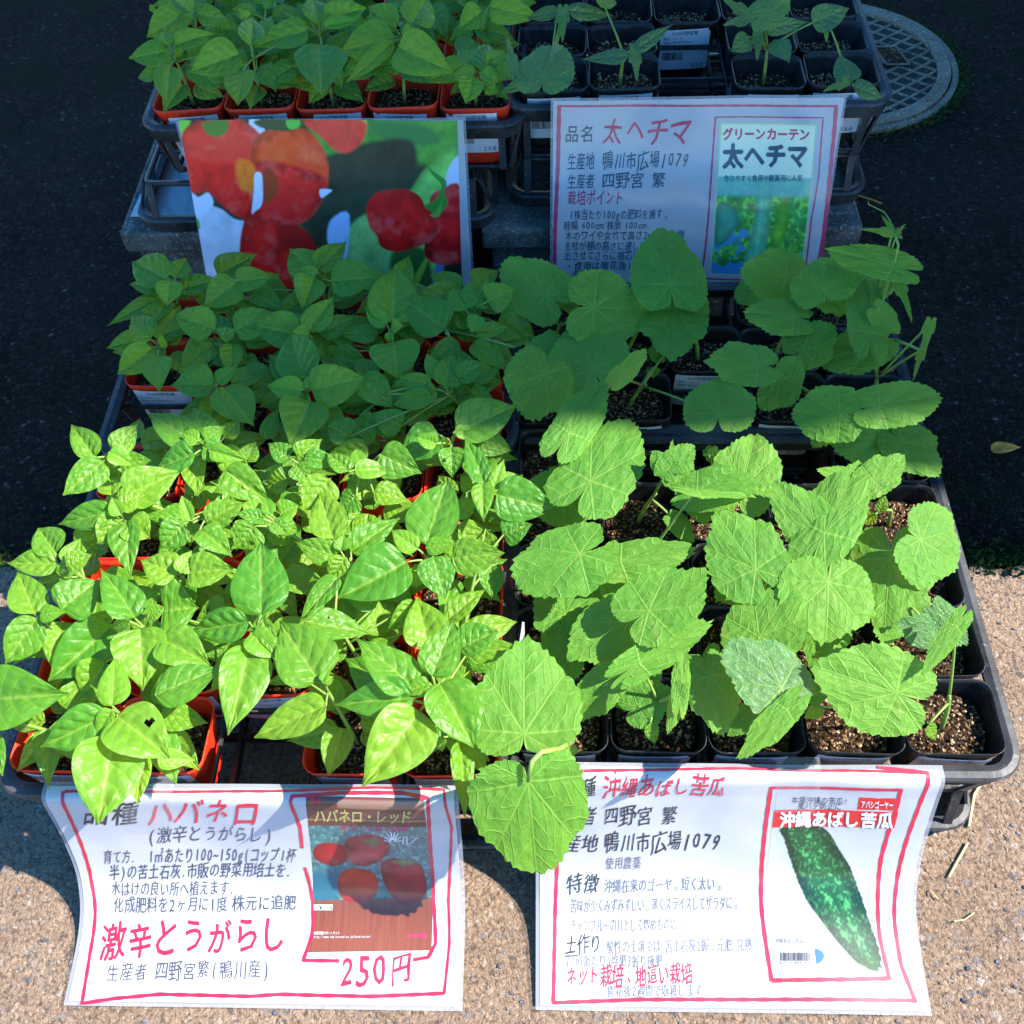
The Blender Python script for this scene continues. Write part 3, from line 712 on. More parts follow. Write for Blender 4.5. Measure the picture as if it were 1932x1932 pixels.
# Pepper plants: region | apex x y | leaves "bx by tx ty w [flags]" ; flags: l low, y young, h bitten, u up
PEP = """
A|650 1160|790 1400 790 1680 140 l;900 1425 1110 1440 105 ly;650 1310 545 1795 350;620 1180 235 1368 235;670 1190 965 1415 310 h;640 1130 665 850 160 y;640 1150 545 1310 90 y
A|-60 1180|-60 1090 375 1070 330;-60 1300 20 1520 110 l
A|790 660|600 880 470 1080 220 l;640 670 285 985 260 l;800 690 820 1035 270;770 630 585 340 200;850 610 935 570 90 y;740 650 640 690 90 y
A|1440 670|1420 790 1315 1285 260;1380 760 1220 900 70 l;1490 610 1495 195 290;1420 650 1100 700 180;1430 720 1590 850 150 y;1500 640 1580 850 90
A|1840 990|1820 985 1590 655 320;1860 1130 1455 1290 225;1850 1000 1900 960 50 y;1840 990 1870 930 45 y;1700 960 1520 1000 60 l
A|230 620|200 610 90 360 190;210 630 25 880 190;350 580 565 400 240;360 650 290 920 150 l;230 610 370 590 90 y;300 700 80 900 80 l
A|350 320|330 320 45 315 150;320 260 215 120 170;370 310 460 180 90 y;380 330 520 270 120;400 330 340 380 90 l;430 200 560 180 130 l
A|700 60|720 80 745 380 170;690 70 565 200 170 h;730 90 850 170 170;640 20 335 100 150;680 -20 830 -80 150;640 50 510 105 70 y;690 40 640 -60 80 y
A|1030 370|1010 380 800 300 190;1075 370 1320 350 190;930 590 1130 560 320 l;1030 370 1090 245 90 y;1020 400 860 460 120 l
A|900 860|920 750 1210 890 230;885 1070 1255 910 220;760 560 900 470 180 l;1290 580 1110 650 170 lh
K|620 660|540 680 410 490 140;660 640 785 490 130;590 700 370 895 170;620 650 760 720 110 y;690 720 860 700 130 l
K|1150 590|1130 600 850 430 200;1190 590 1100 395 150 h;1170 580 1280 500 100 y;1160 620 1300 680 130;1110 660 890 740 170;1200 640 1400 700 90 y;1100 690 1130 890 130 l;1280 560 1360 470 90 l;1130 580 1040 540 90 y
K|760 900|720 900 1030 760 215;700 950 560 980 120 l;760 930 900 1050 130 l
K|1380 820|1280 755 1530 925 180;1400 700 1460 590 100 l;1350 740 1240 620 120 l
K|1090 1030|1180 1040 1385 930 150;1060 1030 820 1010 110 l;1050 1060 910 1190 160;1140 1090 1320 1240 150;1090 1040 1040 900 80 y;1100 1050 1080 1180 90 l
K|1540 1010|1500 1000 1385 940 120 y;1600 1000 1700 950 120 y;1600 1060 1700 1100 100;1500 1030 1350 1000 80;1450 1070 1345 1200 180 h;1560 1080 1650 1180 120 l;1560 1040 1640 1120 90;1540 1000 1510 900 70 y
K|1690 690|1650 680 1530 600 110;1700 680 1830 570 120;1740 680 1930 720 110;1690 720 1760 820 110;1640 800 1520 850 150 l;1880 800 1740 980 190;1640 860 1700 960 110 l
J|90 740|90 750 310 750 110 y;120 710 100 630 80 y;240 660 465 775 200;70 800 240 880 180 l;60 760 -60 650 110;100 900 10 980 150 l;200 880 400 920 130 l
J|620 560|575 550 335 690 220;680 530 1010 390 230;660 530 830 550 75 y;620 570 600 610 50 y;640 620 650 790 130 h;800 570 990 640 140 l;560 600 450 560 90 y
J|840 840|830 830 735 560 120;880 860 940 690 80 y;820 830 820 1040 115 y;900 890 1225 975 235;880 880 1050 780 150 l;760 860 700 780 100 l;760 1000 660 920 120 l
J|490 1220|500 1175 630 800 270;390 1275 8 1490 300;540 1245 600 1480 190;450 1200 305 1095 110 y;500 1190 660 1165 90 y;430 1300 450 1420 150 l
J|800 1230|840 1080 720 1250 230 l;650 1250 940 1225 190;870 1300 880 1480 130 l;940 1120 1100 1060 150 l
J|60 1230|70 1215 340 1020 150;0 1240 -250 1170 140;-30 1145 -115 885 195;10 1210 30 1120 80 y;40 1250 -60 1380 110;0 1360 -210 1600 120 l
B|930 1000|760 1080 430 850 260 l;900 800 835 505 240 l;1120 830 1430 790 130 l;850 1160 535 1590 330;820 1085 365 1110 210;1080 800 1290 700 190;810 1020 495 742 240;960 1000 1155 1360 290;920 960 1050 640 210;905 1000 750 1065 90 y
B|330 600|190 650 560 720 175;830 540 660 700 110 l;385 395 170 640 120;1010 640 1210 470 130 l;600 560 420 440 150 l
B|1100 1300|1080 1330 1115 1750 120 l;960 1310 980 1390 60 ly
D|400 350|340 440 30 590 95 l;330 500 200 570 70 l;380 340 180 235 190;420 330 485 220 110;390 350 375 485 130 y
D|750 370|660 310 880 195 140 l;770 355 582 490 185;770 350 970 320 130;600 350 570 495 150 l;700 500 920 480 130 l
D|1240 290|900 400 1110 480 190 l;1210 290 1070 165 190;1230 280 1400 125 130;1210 330 1145 510 160;1235 300 1080 310 65 y;1310 350 1600 320 215
D|680 620|650 620 415 535 170;710 610 710 700 90 y;760 630 1005 525 180;640 710 430 860 180 l;650 720 840 820 190 l
D|320 700|330 690 445 490 170 l;290 730 95 880 150;320 780 320 975 160;280 680 160 600 120;320 690 380 720 60 y
D|650 940|640 940 400 935 175;660 930 770 830 90 y;690 955 862 1170 220;800 930 1055 950 215 l;600 820 540 870 90 l
D|1175 950|1250 1080 1400 1360 210 l;1190 1035 1085 1290 255;1165 905 1065 650 230;1200 970 1500 890 225;1150 970 945 950 130 y;1170 960 1190 880 50 y;940 1250 1000 1080 90 l
D|1190 640|1130 650 865 600 190;1240 650 1320 830 130 l;1180 650 1090 640 90 y;1180 640 1320 440 150
D|1650 620|1300 680 1530 540 170 l;1665 700 1690 900 260;1660 585 1670 265 275;1630 600 1505 500 90 y;1660 610 1720 600 80 y;1640 640 1640 710 45 y;1330 760 1540 850 130 l
D|1960 620|1960 620 1700 440 230
D|1600 960|1480 890 1660 1070 165;1880 1010 1655 1060 110;1880 940 1690 890 90;1720 1070 1900 1120 150 l;1470 1120 1580 1280 130 l
J|610 290|740 270 930 240 130 l;560 290 310 385 120;640 330 770 300 110 l;610 275 640 75 150;560 230 500 90 90 y;680 230 830 130 120;560 300 420 450 140 l;360 500 200 420 150 l;60 560 -70 480 160 l
L|740 1780|720 1770 660 1640 150 y;760 1750 870 1570 170;850 1720 1010 1640 160;790 1800 760 1900 90 y;700 1800 600 1880 120 l;900 1840 1060 1930 170 l
L|1000 1960|960 1880 1120 1930 200 l;860 2010 1000 2080 140 l
F|360 420|220 600 75 645 90 l;300 420 5 475 190;380 370 690 265 165;340 540 295 835 195;320 360 280 260 90 y;390 400 420 470 60 y;900 440 495 590 280
F|530 140|440 110 160 300 230;520 110 350 -10 210;560 120 800 150 190;520 150 480 180 80 y;170 75 230 90 60 l
F|1000 400|1040 400 1320 370 190 l;700 240 920 230 170 l;1000 370 1000 130 190;1460 250 1030 360 260;930 590 895 850 225;960 150 895 70 80 y
F|1540 180|1480 180 1380 20 90;1555 370 1560 770 390;1340 540 1105 690 190 l;1550 180 1500 -20 210;1600 160 1930 60 220;1590 220 1860 160 110 y;1180 60 1000 20 150 l
G|520 240|300 520 0 660 190 l;530 560 340 470 130 l;740 60 880 300 200 l;460 230 230 60 220;450 300 10 410 300;440 340 90 680 120;490 380 915 600 330;590 190 740 -20 260;520 230 600 290 80 y
G|1130 590|1280 560 1440 640 160 l;1200 690 1300 760 110 l;1110 590 940 600 110 y;1100 540 970 400 150;1170 560 1220 350 160;1160 600 1300 660 140 y;1090 640 1040 840 180;1220 500 1350 420 110 y
G|1190 80|1100 230 1380 300 230 l;1170 90 970 240 190;1230 50 1640 150 210;1080 60 1000 -60 160 l
"""
HGT = {'FL': .085, 'ML': .060, 'BL': .075}
potused = set()
def nearest_pot(P, keys, unique=True, maxd=9):
    best = None
    for kk, p in POTS.items():
        if kk[0] not in keys or (unique and kk in potused): continue
        d = (p['x']-P[0])**2+(p['y']-P[1])**2
        if best is None or d < best[0]: best = (d, kk)
    return best[1] if best else None
def stem_for(pot, apex, leafbases, r0=.0017):
    mb = MB(); base = np.array([pot['x']+random.uniform(-.006, .006), pot['y']+random.uniform(-.005, .005), pot['zs']-.004])
    if abs(apex[0]-base[0]) < .0001: apex = apex+.001
    mid = base*.5+apex*.5; mid[:2] = base[:2]*.6+apex[:2]*.4; mid[2] += .01
    P = bez(base, mid, apex, 9); mb.tube(P, np.linspace(r0*1.25, r0*.8, 9))
    for B in leafbases:
        i = int(np.argmin(((P-B)**2).sum(1)[3:]))+3; i = max(3, i-1); s = P[i]
        if np.linalg.norm(B-s) < .002: continue
        m = (s+B)/2+np.array([0, 0, .004]); mb.tube(bez(s, m, B, 6), np.linspace(r0*.75, r0*.5, 6), 5)
    loc = np.array(pot['t'].location); mb.V = [tuple(np.array(v)-loc) for v in mb.V]
    o = mb.build('stem', 'stem', None, True); o.parent = pot['t']
for ln in PEP.strip().split('\n'):
    rg, ap, lv = ln.split('|'); ax, ay = map(float, ap.split()); dx, dy = cv(rg, ax, ay)
    if rg in 'FG': keys = ('BL',)
    elif rg == 'D' or rg == 'L' or (rg == 'J' and ay == 290): keys = ('ML',)
    else: keys = ('FL',)
    za = TR[keys[0]]['z']+HGT[keys[0]]; A_ = at(dx, dy, za)
    kk = nearest_pot(A_+np.array([0, .004, 0]), keys) or nearest_pot(A_, keys, False)
    potused.add(kk); pot = POTS[kk]; bases = []
    items = lv.split(';')
    for i, it in enumerate(items):
        t_ = it.split(); bx, by, tx, ty, w_ = map(float, t_[:5]); fl = t_[5] if len(t_) > 5 else ''
        b2 = cv(rg, bx, by); t2 = cv(rg, tx, ty)
        low = 'l' in fl; zb_ = za-(.032 if low else .004)+i*.0016+random.uniform(-.002, .002)
        up = ty < by
        zt = zb_+(.006 if up else -.010)+random.uniform(-.006, .004)
        zt = max(zt, TR[keys[0]]['z']+.004) if keys[0] != 'FL' or not (ty > 1500 and rg == 'A') else zt
        B = at(*b2, zb_); T = at(*t2, zt); wm = cs(rg, w_)*proj(B*.5+T*.5)[2]/F
        put_leaf(pot, B, T, wm*1.10, 'pepper', young='y' in fl, hole='h' in fl); bases.append(B)
    stem_for(pot, A_+np.array([0, 0, -.006]), bases, .0018)
# leftover pepper pots and under-leaves
def rosette(pot, n, z, rad, wd, kind='pepper', young=False, cz=0):
    a0 = random.uniform(0, 6.28); bases = []
    for i in range(n):
        a = a0+i*2.4+random.uniform(-.3, .3); L = rad*random.uniform(.75, 1.15)
        c = np.array([pot['x'], pot['y'], z+i*.002]); B = c+np.array([math.cos(a), math.sin(a), 0])*.012
        T = B+np.array([math.cos(a), math.sin(a), random.uniform(-.25, .1)])*L
        put_leaf(pot, B, T, L*wd*random.uniform(.9, 1.1), kind, young=young); bases.append(B)
    return bases
for kk, pot in POTS.items():
    if pot['red']:
        if kk in potused: rosette(pot, 4, pot['z']+.016, .046, .56); rosette(pot, 4, pot['z']+.038, .048, .56)
        else:
            b = rosette(pot, 6, pot['z']+.03, .058, .62)+rosette(pot, 4, pot['z']+.05, .045, .6)+rosette(pot, 2, pot['z']+.058, .03, .55, young=True)
            stem_for(pot, np.array([pot['x']+.003, pot['y'], pot['z']+.058]), b)

# Gourd leaves: region|level|pot tray| ax ay tx ty w [flags] ; level cm above rim, flags: b bluish, j jagged, c cotyledon, r<deg> roll
GRD = """
E|7|MR|410 430 150 262 350
E|4|MR|560 440 430 350 180
E|10|MR|1120 370 1075 62 430
E|8|MR|1150 500 1120 790 370
E|9|MR|680 495 1000 520 400
E|6|MR|680 850 560 590 470
E|5|MR|480 760 300 700 260
E|8|MR|395 875 275 1130 400
E|11|MR|820 905 960 740 330 r58
E|4|MR|1090 760 1060 660 180
E|2|MR|1020 840 1020 900 70 c
I|9|MR|235 435 250 225 385
I|8|MR|575 240 690 330 350
I|10|MR|455 150 160 130 300
I|11|MR|1150 385 1520 330 270
I|10|MR|930 435 640 440 330
I|9|MR|900 440 780 620 250 r-25
I|8|MR|1110 30 830 160 280
H|9|MR|620 1580 370 1540 300
H|10|MR|660 1810 370 1790 250
H|12|MR|840 1650 800 1480 360
H|11|MR|840 1660 960 1790 180
H|11|MR|1100 1900 1080 1590 250
H|15|MR|1230 1520 850 1430 190
H|18|MR|1230 1330 1050 1310 90 j
H|18|MR|1230 1320 1165 1230 70 j
H|18|MR|1255 1330 1300 1280 60 j
H|14|MR|1260 1590 1340 1840 110 j
H|12|MR|1160 1790 1260 1900 150
I|13|MR|1400 60 1345 240 75 j
I|13|MR|1440 -80 1400 60 110 j
I|8|MR|720 60 900 -60 260
E|10|FR|540 1215 745 920 250
E|8|FR|520 1220 470 1310 90 j
E|9|FR|660 1490 900 1140 470
E|5|FR|510 1570 370 1710 380
E|4|FR|620 1560 420 1420 260
E|5|FR|660 1600 720 1480 160
E|11|FR|1120 1420 1260 1290 180
E|11|FR|1110 1420 1010 1330 130
E|11|FR|1125 1400 1130 1250 110 j
E|5|FR|1340 1340 1390 1300 100
E|8|FR|1530 1530 1600 1210 390
E|10|FR|1270 1545 1610 1500 260
E|12|FR|1270 1545 1590 1590 120 r50
E|4|FR|1260 1600 1250 1480 210
E|4|FR|1280 1620 1390 1680 200
E|3|FR|1150 1720 1250 1830 130
I|5|FR|1000 790 790 750 110
I|10|FR|1110 810 1300 680 210
I|9|FR|800 1110 560 830 310
I|9.5|FR|835 1110 1040 710 330
C|9|FR|405 455 30 600 440
C|7|FR|640 500 1065 440 240
C|5|FR|640 500 600 760 230
C|10|FR|800 780 1120 560 440
C|9|FR|1410 545 1190 235 460
C|3|FR|1400 560 1200 730 260
C|8|FR|1430 930 1600 660 440
C|7|FR|690 840 350 1040 400
C|8|FR|750 1080 1140 840 220 r-35
C|4|FR|760 1090 860 1200 190
C|12|FR|985 1270 1000 1015 110
C|12|FR|975 1270 915 1475 95
C|7|FR|1150 1150 1240 1480 290
C|4|FR|1200 1040 1150 1180 180
C|3|FR|1420 1340 1250 1500 170
C|6|FR|570 1190 360 1390 240
C|3|FR|740 1330 930 1240 260
C|3|FR|700 1260 620 1330 110
C|9|FR|1560 1220 1240 980 430 b
C|9|FR|1590 1345 1325 1610 170
C|2.5|FR|810 1420 840 1535 75 c
C|5|FR|1700 1280 1850 1200 120 c
C|5|FR|1790 1330 1690 1390 80 c
B|7|FR|1440 1290 1440 775 620 k
B|4|FR|1640 1380 1760 1380 70 c
B|8|FR|1465 1560 1515 2095 630 v
I|4|FR|860 1180 960 1310 220
I|4|FR|1300 1500 1150 1730 280
I|9|FR|860 1390 850 1730 550
I|8|FR|1210 1250 1180 1680 440
I|10|FR|1388 1150 1610 1290 520 r10
I|4|FR|1150 990 1190 900 60 c
I|4|FR|1130 1000 1060 1060 60 c
I|3|FR|860 1640 760 1860 260
I|8|FR|1460 1690 1260 1620 190 b
I|9|FR|1500 1580 1640 1740 190 b
I|12|FR|1590 1640 1400 1900 120
I|6|FR|520 1370 560 1330 60 j
M|9|FR|925 395 300 190 700
M|3|FR|1180 640 1240 760 90 c
L|9|BR|1170 440 1215 250 330
L|8|BR|1110 440 930 535 60 c
L|9|BR|1000 390 960 210 110 j
L|7|BR|1650 320 1395 330 85 c
L|7|BR|1690 290 1905 140 75 c
L|7|BR|1690 300 1700 470 120 j
L|7|BR|1310 60 1560 80 95 c
L|7|BR|1280 70 1275 232 130 j
L|7|BR|1250 60 1080 100 70 c
L|8|BR|1500 0 1580 20 90
H|7|BR|400 100 260 150 150 j
H|10|BR|480 90 640 10 190
H|7|BR|410 210 310 290 100 c
H|7|BR|560 230 640 355 120 c
H|7|BR|460 200 455 355 110 j
H|7|BR|500 160 745 120 90 c
H|7|BR|370 60 270 0 110 j
H|7|BR|770 130 975 40 140 c
H|7|BR|850 110 850 235 115 j
H|6|BR|985 465 940 310 135 c
H|6|BR|1005 490 1168 560 110 c
H|6|BR|950 470 840 520 115 j
"""
gl = {}
for ln in GRD.strip().split('\n'):
    rg, lvl, key, body = ln.split('|'); t_ = body.split(); bx, by, tx, ty, w_ = map(float, t_[:5]); fl = t_[5] if len(t_) > 5 else ''
    Z = TR[key]['z']; zb_ = Z+float(lvl)/100
    up = ty < by; zt = zb_+(.008 if up else -.015)+random.uniform(-.006, .004)
    if fl == 'v': zt = zb_-.085
    B = at(*cv(rg, bx, by), zb_); T = at(*cv(rg, tx, ty), zt)
    kk = nearest_pot(B, (key,), False); pot = POTS[kk]
    wm = cs(rg, w_)*proj((B+T)/2)[2]/F; roll = float(fl[1:]) if fl.startswith('r') else None
    if 'c' in fl: o_ = put_leaf(pot, B, T, wm*1.1, 'pepper', fold=.05, droop=.05); o_.data.materials[0] = MAT['blue_leaf'] if key == 'BR' else MAT['pepper']
    else: put_leaf(pot, B, T, wm, 'bluegourd' if ('b' in fl or key == 'BR') else 'gourd', roll=roll, jag=1 if 'j' in fl else 0, back=.5 if ('k' in fl or 'v' in fl) else 1)
    gl.setdefault(kk, []).append(B)
for kk, pot in POTS.items():
    if pot['red']: continue
    bs = gl.get(kk, [])
    if not bs:
        if kk[0] == 'BR': continue
        bs = rosette(pot, 2, pot['z']+.03, .05, 1.1, 'gourd')
    m = np.mean(bs, axis=0); apex = np.array([pot['x']*.55+m[0]*.45, pot['y']*.55+m[1]*.45, pot['z']+max(.012, min(.05, (m[2]-pot['z'])*.55))])
    stem_for(pot, apex, bs, .0021)
# tall vine with a tendril at the right edge of the middle tray
def vine():
    pot = POTS[('MR', 4, 1)]; mb = MB()
    pts = [at(*cv('H', 1100, 1850), ZR+.09), at(*cv('H', 1170, 1720), ZR+.11), at(*cv('H', 1225, 1560), ZR+.14), at(*cv('H', 1262, 1400), ZR+.17), at(*cv('H', 1240, 1330), ZR+.18)]
    base = np.array([pot['x'], pot['y'], pot['zs']]); mb.tube([base, (base+pts[0])/2+[.01, 0, 0]]+pts, np.linspace(.0026, .0012, 7))
    td = [at(*cv('H', x, y), ZR+.18+i*.003) for i, (x, y) in enumerate(((1235, 1325), (1215, 1260), (1180, 1210), (1120, 1180), (1090, 1165), (1090, 1148)))]
    mb.tube(td, np.linspace(.0009, .0004, 6), 5)
    s2 = [at(*cv('I', 1235, 5), ZR+.10), at(*cv('I', 1320, 35), ZR+.115), at(*cv('I', 1385, 65), ZR+.13), at(*cv('I', 1420, 40), ZR+.13), at(*cv('I', 1445, -20), ZR+.14)]
    mb.tube(s2, np.linspace(.0018, .0012, 5), 5)
    s3 = [at(*cv('H', 1180, 1690), ZR+.11), at(*cv('H', 1220, 1620), ZR+.12), at(*cv('H', 1265, 1590), ZR+.14)]; mb.tube(s3, .0011, 5)
    loc = np.array(pot['t'].location); mb.V = [tuple(np.array(v)-loc) for v in mb.V]
    o = mb.build('vine', 'stem', None, True); o.parent = pot['t']
vine()

def hanging_petiole():
    pot = POTS[('FR', 0, 0)]; mb = MB()
    pts = [at(*cv('B', x, y), ZR+z) for x, y, z in ((1720, 1330, .05), (1640, 1378, .088), (1545, 1392, .102), (1490, 1445, .104), (1465, 1560, .086))]
    mb.tube(pts, [.0028, .0026, .0024, .0021, .0016], 7)
    loc = np.array(pot['t'].location); mb.V = [tuple(np.array(v)-loc) for v in mb.V]
    o = mb.build('petiole', 'stem', None, True); o.parent = pot['t']
hanging_petiole()

# ---------------------------------------------------------------- signs
class Sign:
    def __init__(s, name, label, prof, x0=0, x1=0, cat='sign'):
        """paper hangs along the profile of (y, z) points; x0..x1 its width"""
        s.P = [np.array(p, float) for p in prof]; s.x0, s.x1 = x0, x1; P0 = prof[0]
        p = np.array([2*s.P[0]-s.P[1]]+s.P+[2*s.P[-1]-s.P[-2]]); c = []
        for i in range(1, len(p)-2):
            for t in np.linspace(0, 1, 30, endpoint=False):
                a, b, d, e = p[i-1], p[i], p[i+1], p[i+2]; c.append(.5*((2*b)+(-a+d)*t+(2*a-5*b+4*d-e)*t*t+(-a+3*b-3*d+e)*t**3))
        s.curve = np.array(c+[s.P[-1]])
        s.t = thing(name, label, cat, ((x0+x1)/2, P0[0], P0[1]), 'laminated signs on the trays')
        tt = np.linspace(0, 1, 101); Q = s.q(tt); s.len = np.r_[0, np.cumsum(np.linalg.norm(np.diff(Q, axis=0), axis=1))]; s.tt = tt
        s.H = s.len[-1]; s.W = x1-x0
    def q(s, t):
        t = np.asarray(t, float); g = np.linspace(0, 1, len(s.curve))
        return np.stack([np.interp(t, g, s.curve[:, 0]), np.interp(t, g, s.curve[:, 1])], -1)
    def S(s, u, v, e=0):
        u = np.asarray(u, float); v = np.asarray(v, float)
        t = np.interp(v*s.H, s.len, s.tt); Q = s.q(t); d = s.q(np.minimum(t+.02, 1))-s.q(np.maximum(t-.02, 0)); d /= np.linalg.norm(d, axis=-1, keepdims=True)
        ext = np.maximum(v-1, 0)*s.H+np.minimum(v, 0)*s.H; Q = Q+d*ext[..., None]
        n = np.stack([d[..., 1], -d[..., 0]], -1)
        wav = .0016*np.sin(u*7+v*3+s.x0*9)+.0008*np.sin(u*17-v*5)
        Q = Q+n*(e+wav)[..., None] if np.ndim(e+wav) else Q+n*(e+wav)
        return np.stack([s.x0+u*s.W, Q[..., 0], Q[..., 1]], -1)
    def uv(s, px, py):
        u, v = .5, .5
        for _ in range(12):
            f0 = np.array(proj(s.S(u, v))[:2]); fu = (np.array(proj(s.S(u+.01, v))[:2])-f0)/.01; fv = (np.array(proj(s.S(u, v+.01))[:2])-f0)/.01
            d = np.linalg.solve(np.array([fu, fv]).T, np.array([px, py])-f0); u += d[0]; v += d[1]
        return u, v
    def grid(s, name, u0, u1, v0, v1, nu, nv, e, mat, col=None, thick=0, quad=None):
        U, Vv = np.meshgrid(np.linspace(0, 1, nu+1), np.linspace(0, 1, nv+1))
        if quad is None: uu, vv = u0+(u1-u0)*U, v0+(v1-v0)*Vv
        else:
            q = np.array(quad); w4 = [(1-U)*(1-Vv), U*(1-Vv), U*Vv, (1-U)*Vv]
            uu = sum(w4[i]*q[i][0] for i in range(4)); vv = sum(w4[i]*q[i][1] for i in range(4))
        P = s.S(uu, vv, e).reshape(-1, 3); k = nu+1
        Fc = [(j*k+i, (j+1)*k+i, (j+1)*k+i+1, j*k+i+1) for j in range(nv) for i in range(nu)]
        c = None if col is None else col(U.ravel(), Vv.ravel())
        return mesh(name, P, Fc, mat, s.t, True, col=c)
    def stroke(s, name, pts, wcm, mat, e=.00035, px=True, joint=.25):
        """a marker line through pixels or uv points"""
        q = np.array([s.uv(*p) if px else p for p in pts]); q2 = []
        for a, b in zip(q[:-1], q[1:]):
            n = max(2, int(np.linalg.norm((b-a)*[s.W, s.H])/.0022)); q2 += [a+(b-a)*t for t in np.linspace(0, 1, n, endpoint=False)]
        q2.append(q[-1]); q2 = np.array(q2); M2 = q2*[s.W, s.H]
        T = np.gradient(M2, axis=0); T /= np.linalg.norm(T, axis=1, keepdims=True)+1e-9; Nn = np.stack([-T[:, 1], T[:, 0]], -1)
        wv = wcm/2*(1+.12*np.sin(np.arange(len(M2))*.7+wcm*900))[:, None]
        Lf = (M2+Nn*wv)/[s.W, s.H]; Rt = (M2-Nn*wv)/[s.W, s.H]
        P = np.concatenate([s.S(Lf[:, 0], Lf[:, 1], e), s.S(Rt[:, 0], Rt[:, 1], e)]); n = len(M2)
        return mesh(name, P, [(i, i+1, n+i+1, n+i) for i in range(n-1)], mat, s.t)
    def text(s, txt, x0, y0, x1, y1, h, mat, bold=0.0, hand=1, e=.00045, name='lettering', px=True):
        bold *= .6 if hand else 1; hand *= 1.35 if h > 30 else .7
        """baseline from pixel (x0,y0) to (x1,y1); h = glyph height in pixels"""
        a = np.array(s.uv(x0, y0)); b = np.array(s.uv(x1, y1)); up = np.array(s.uv(x0, y0-h))-a
        P, Fc, L = text_geo(txt, bold, hand)
        d = (b-a)/L; Q = a+P[:, [0]]*d+P[:, [1]]*up/.86
        return mesh(name, s.S(Q[:, 0], Q[:, 1], e+P[:, 2]), Fc, mat, s.t)
    def poly(s, name, pts, mat, e, px=True):
        q = np.array([s.uv(*p) if px else p for p in pts]); return mesh(name, s.S(q[:, 0], q[:, 1], e), [tuple(range(len(q)))], mat, s.t)
def rr_sheet(s, name, mg, mat, e, nx=48, ny=130, r=.006):
    """rounded sheet with a margin mg (m) beyond the paper"""
    U, V_ = np.meshgrid(np.linspace(-mg/s.W, 1+mg/s.W, nx+1), np.linspace(-mg/s.H, 1+mg/s.H, ny+1)); P = s.S(U, V_, e).reshape(-1, 3); k = nx+1
    Fc = [(j*k+i, (j+1)*k+i, (j+1)*k+i+1, j*k+i+1) for j in range(ny) for i in range(nx)]
    o = mesh(name, P, Fc, mat, s.t, True); return o

def n2(x, y, s=0):
    """cheap value noise"""
    def h(i, j): v = np.sin(i*127.1+j*311.7+s*74.7)*43758.5453; return v-np.floor(v)
    i, j = np.floor(x), np.floor(y); f, g = x-i, y-j; f = f*f*(3-2*f); g = g*g*(3-2*g)
    return (h(i, j)*(1-f)+h(i+1, j)*f)*(1-g)+(h(i, j+1)*(1-f)+h(i+1, j+1)*f)*g
def fbm(x, y, s=0): return .5*n2(x, y, s)+.3*n2(x*2.1, y*2.1, s+1)+.2*n2(x*4.3, y*4.3, s+2)
def sst(a, b, x): t = np.clip((x-a)/(b-a), 0, 1); return t*t*(3-2*t)
def inpoly(X, Y, pts, soft):
    """signed distance based soft mask of a polygon smoothed by Catmull-Rom"""
    p = np.array(pts, float); n = len(p); q = []
    for i in range(n):
        a, b, c, d = p[i-1], p[i], p[(i+1) % n], p[(i+2) % n]
        for t in (0, .25, .5, .75): q.append(.5*((2*b)+(-a+c)*t+(2*a-5*b+4*c-d)*t*t+(-a+3*b-3*c+d)*t**3))
    q = np.array(q); ins = np.zeros(X.shape, bool); dm = np.full(X.shape, 1e9)
    for (x1, y1), (x2, y2) in zip(q, np.roll(q, -1, 0)):
        cr = ((y1 > Y) != (y2 > Y)) & (X < (x2-x1)*(Y-y1)/((y2-y1) if y2 != y1 else 1e-9)+x1); ins ^= cr
        dx, dy = x2-x1, y2-y1; L = dx*dx+dy*dy+1e-12; t = np.clip(((X-x1)*dx+(Y-y1)*dy)/L, 0, 1)
        dm = np.minimum(dm, (X-x1-t*dx)**2+(Y-y1-t*dy)**2)
    sd_ = np.sqrt(dm)*np.where(ins, 1, -1); return sst(-soft, soft, sd_), sd_
class Pic:
    def __init__(s, U, V, ar):
        s.x, s.y = U*ar, V; s.c = np.zeros((len(U), 3)); s.ar = ar
    def fill(s, m, col):
        col = np.asarray(col, float)
        if col.ndim == 1: col = col[None]
        s.c = s.c*(1-m[:, None])+col*m[:, None]
    def blob(s, pts, col, soft=.006, shade=None, hl=0, rim=.05):
        m, sd_ = inpoly(s.x, s.y, pts, soft); cc = np.asarray(col)[None]*np.ones((len(s.x), 1))
        if rim: cc = cc*(.62+.38*sst(0, rim, sd_))[:, None]
        if shade is not None: cc = cc*(1-.55*fbm(s.x*shade, s.y*shade, shade))[:, None]*1.3
        if hl: k_ = 9 if s.x.max() < 5 else .045; cc = cc*(.7+.6*n2(s.x*k_*1.3, s.y*k_*1.3, hl+2))[:, None]+np.array([.14, .05, .045])*(sst(.50, .85, fbm(s.x*k_*.7+3, s.y*k_*.7, hl))[:, None])
        s.fill(m, cc)

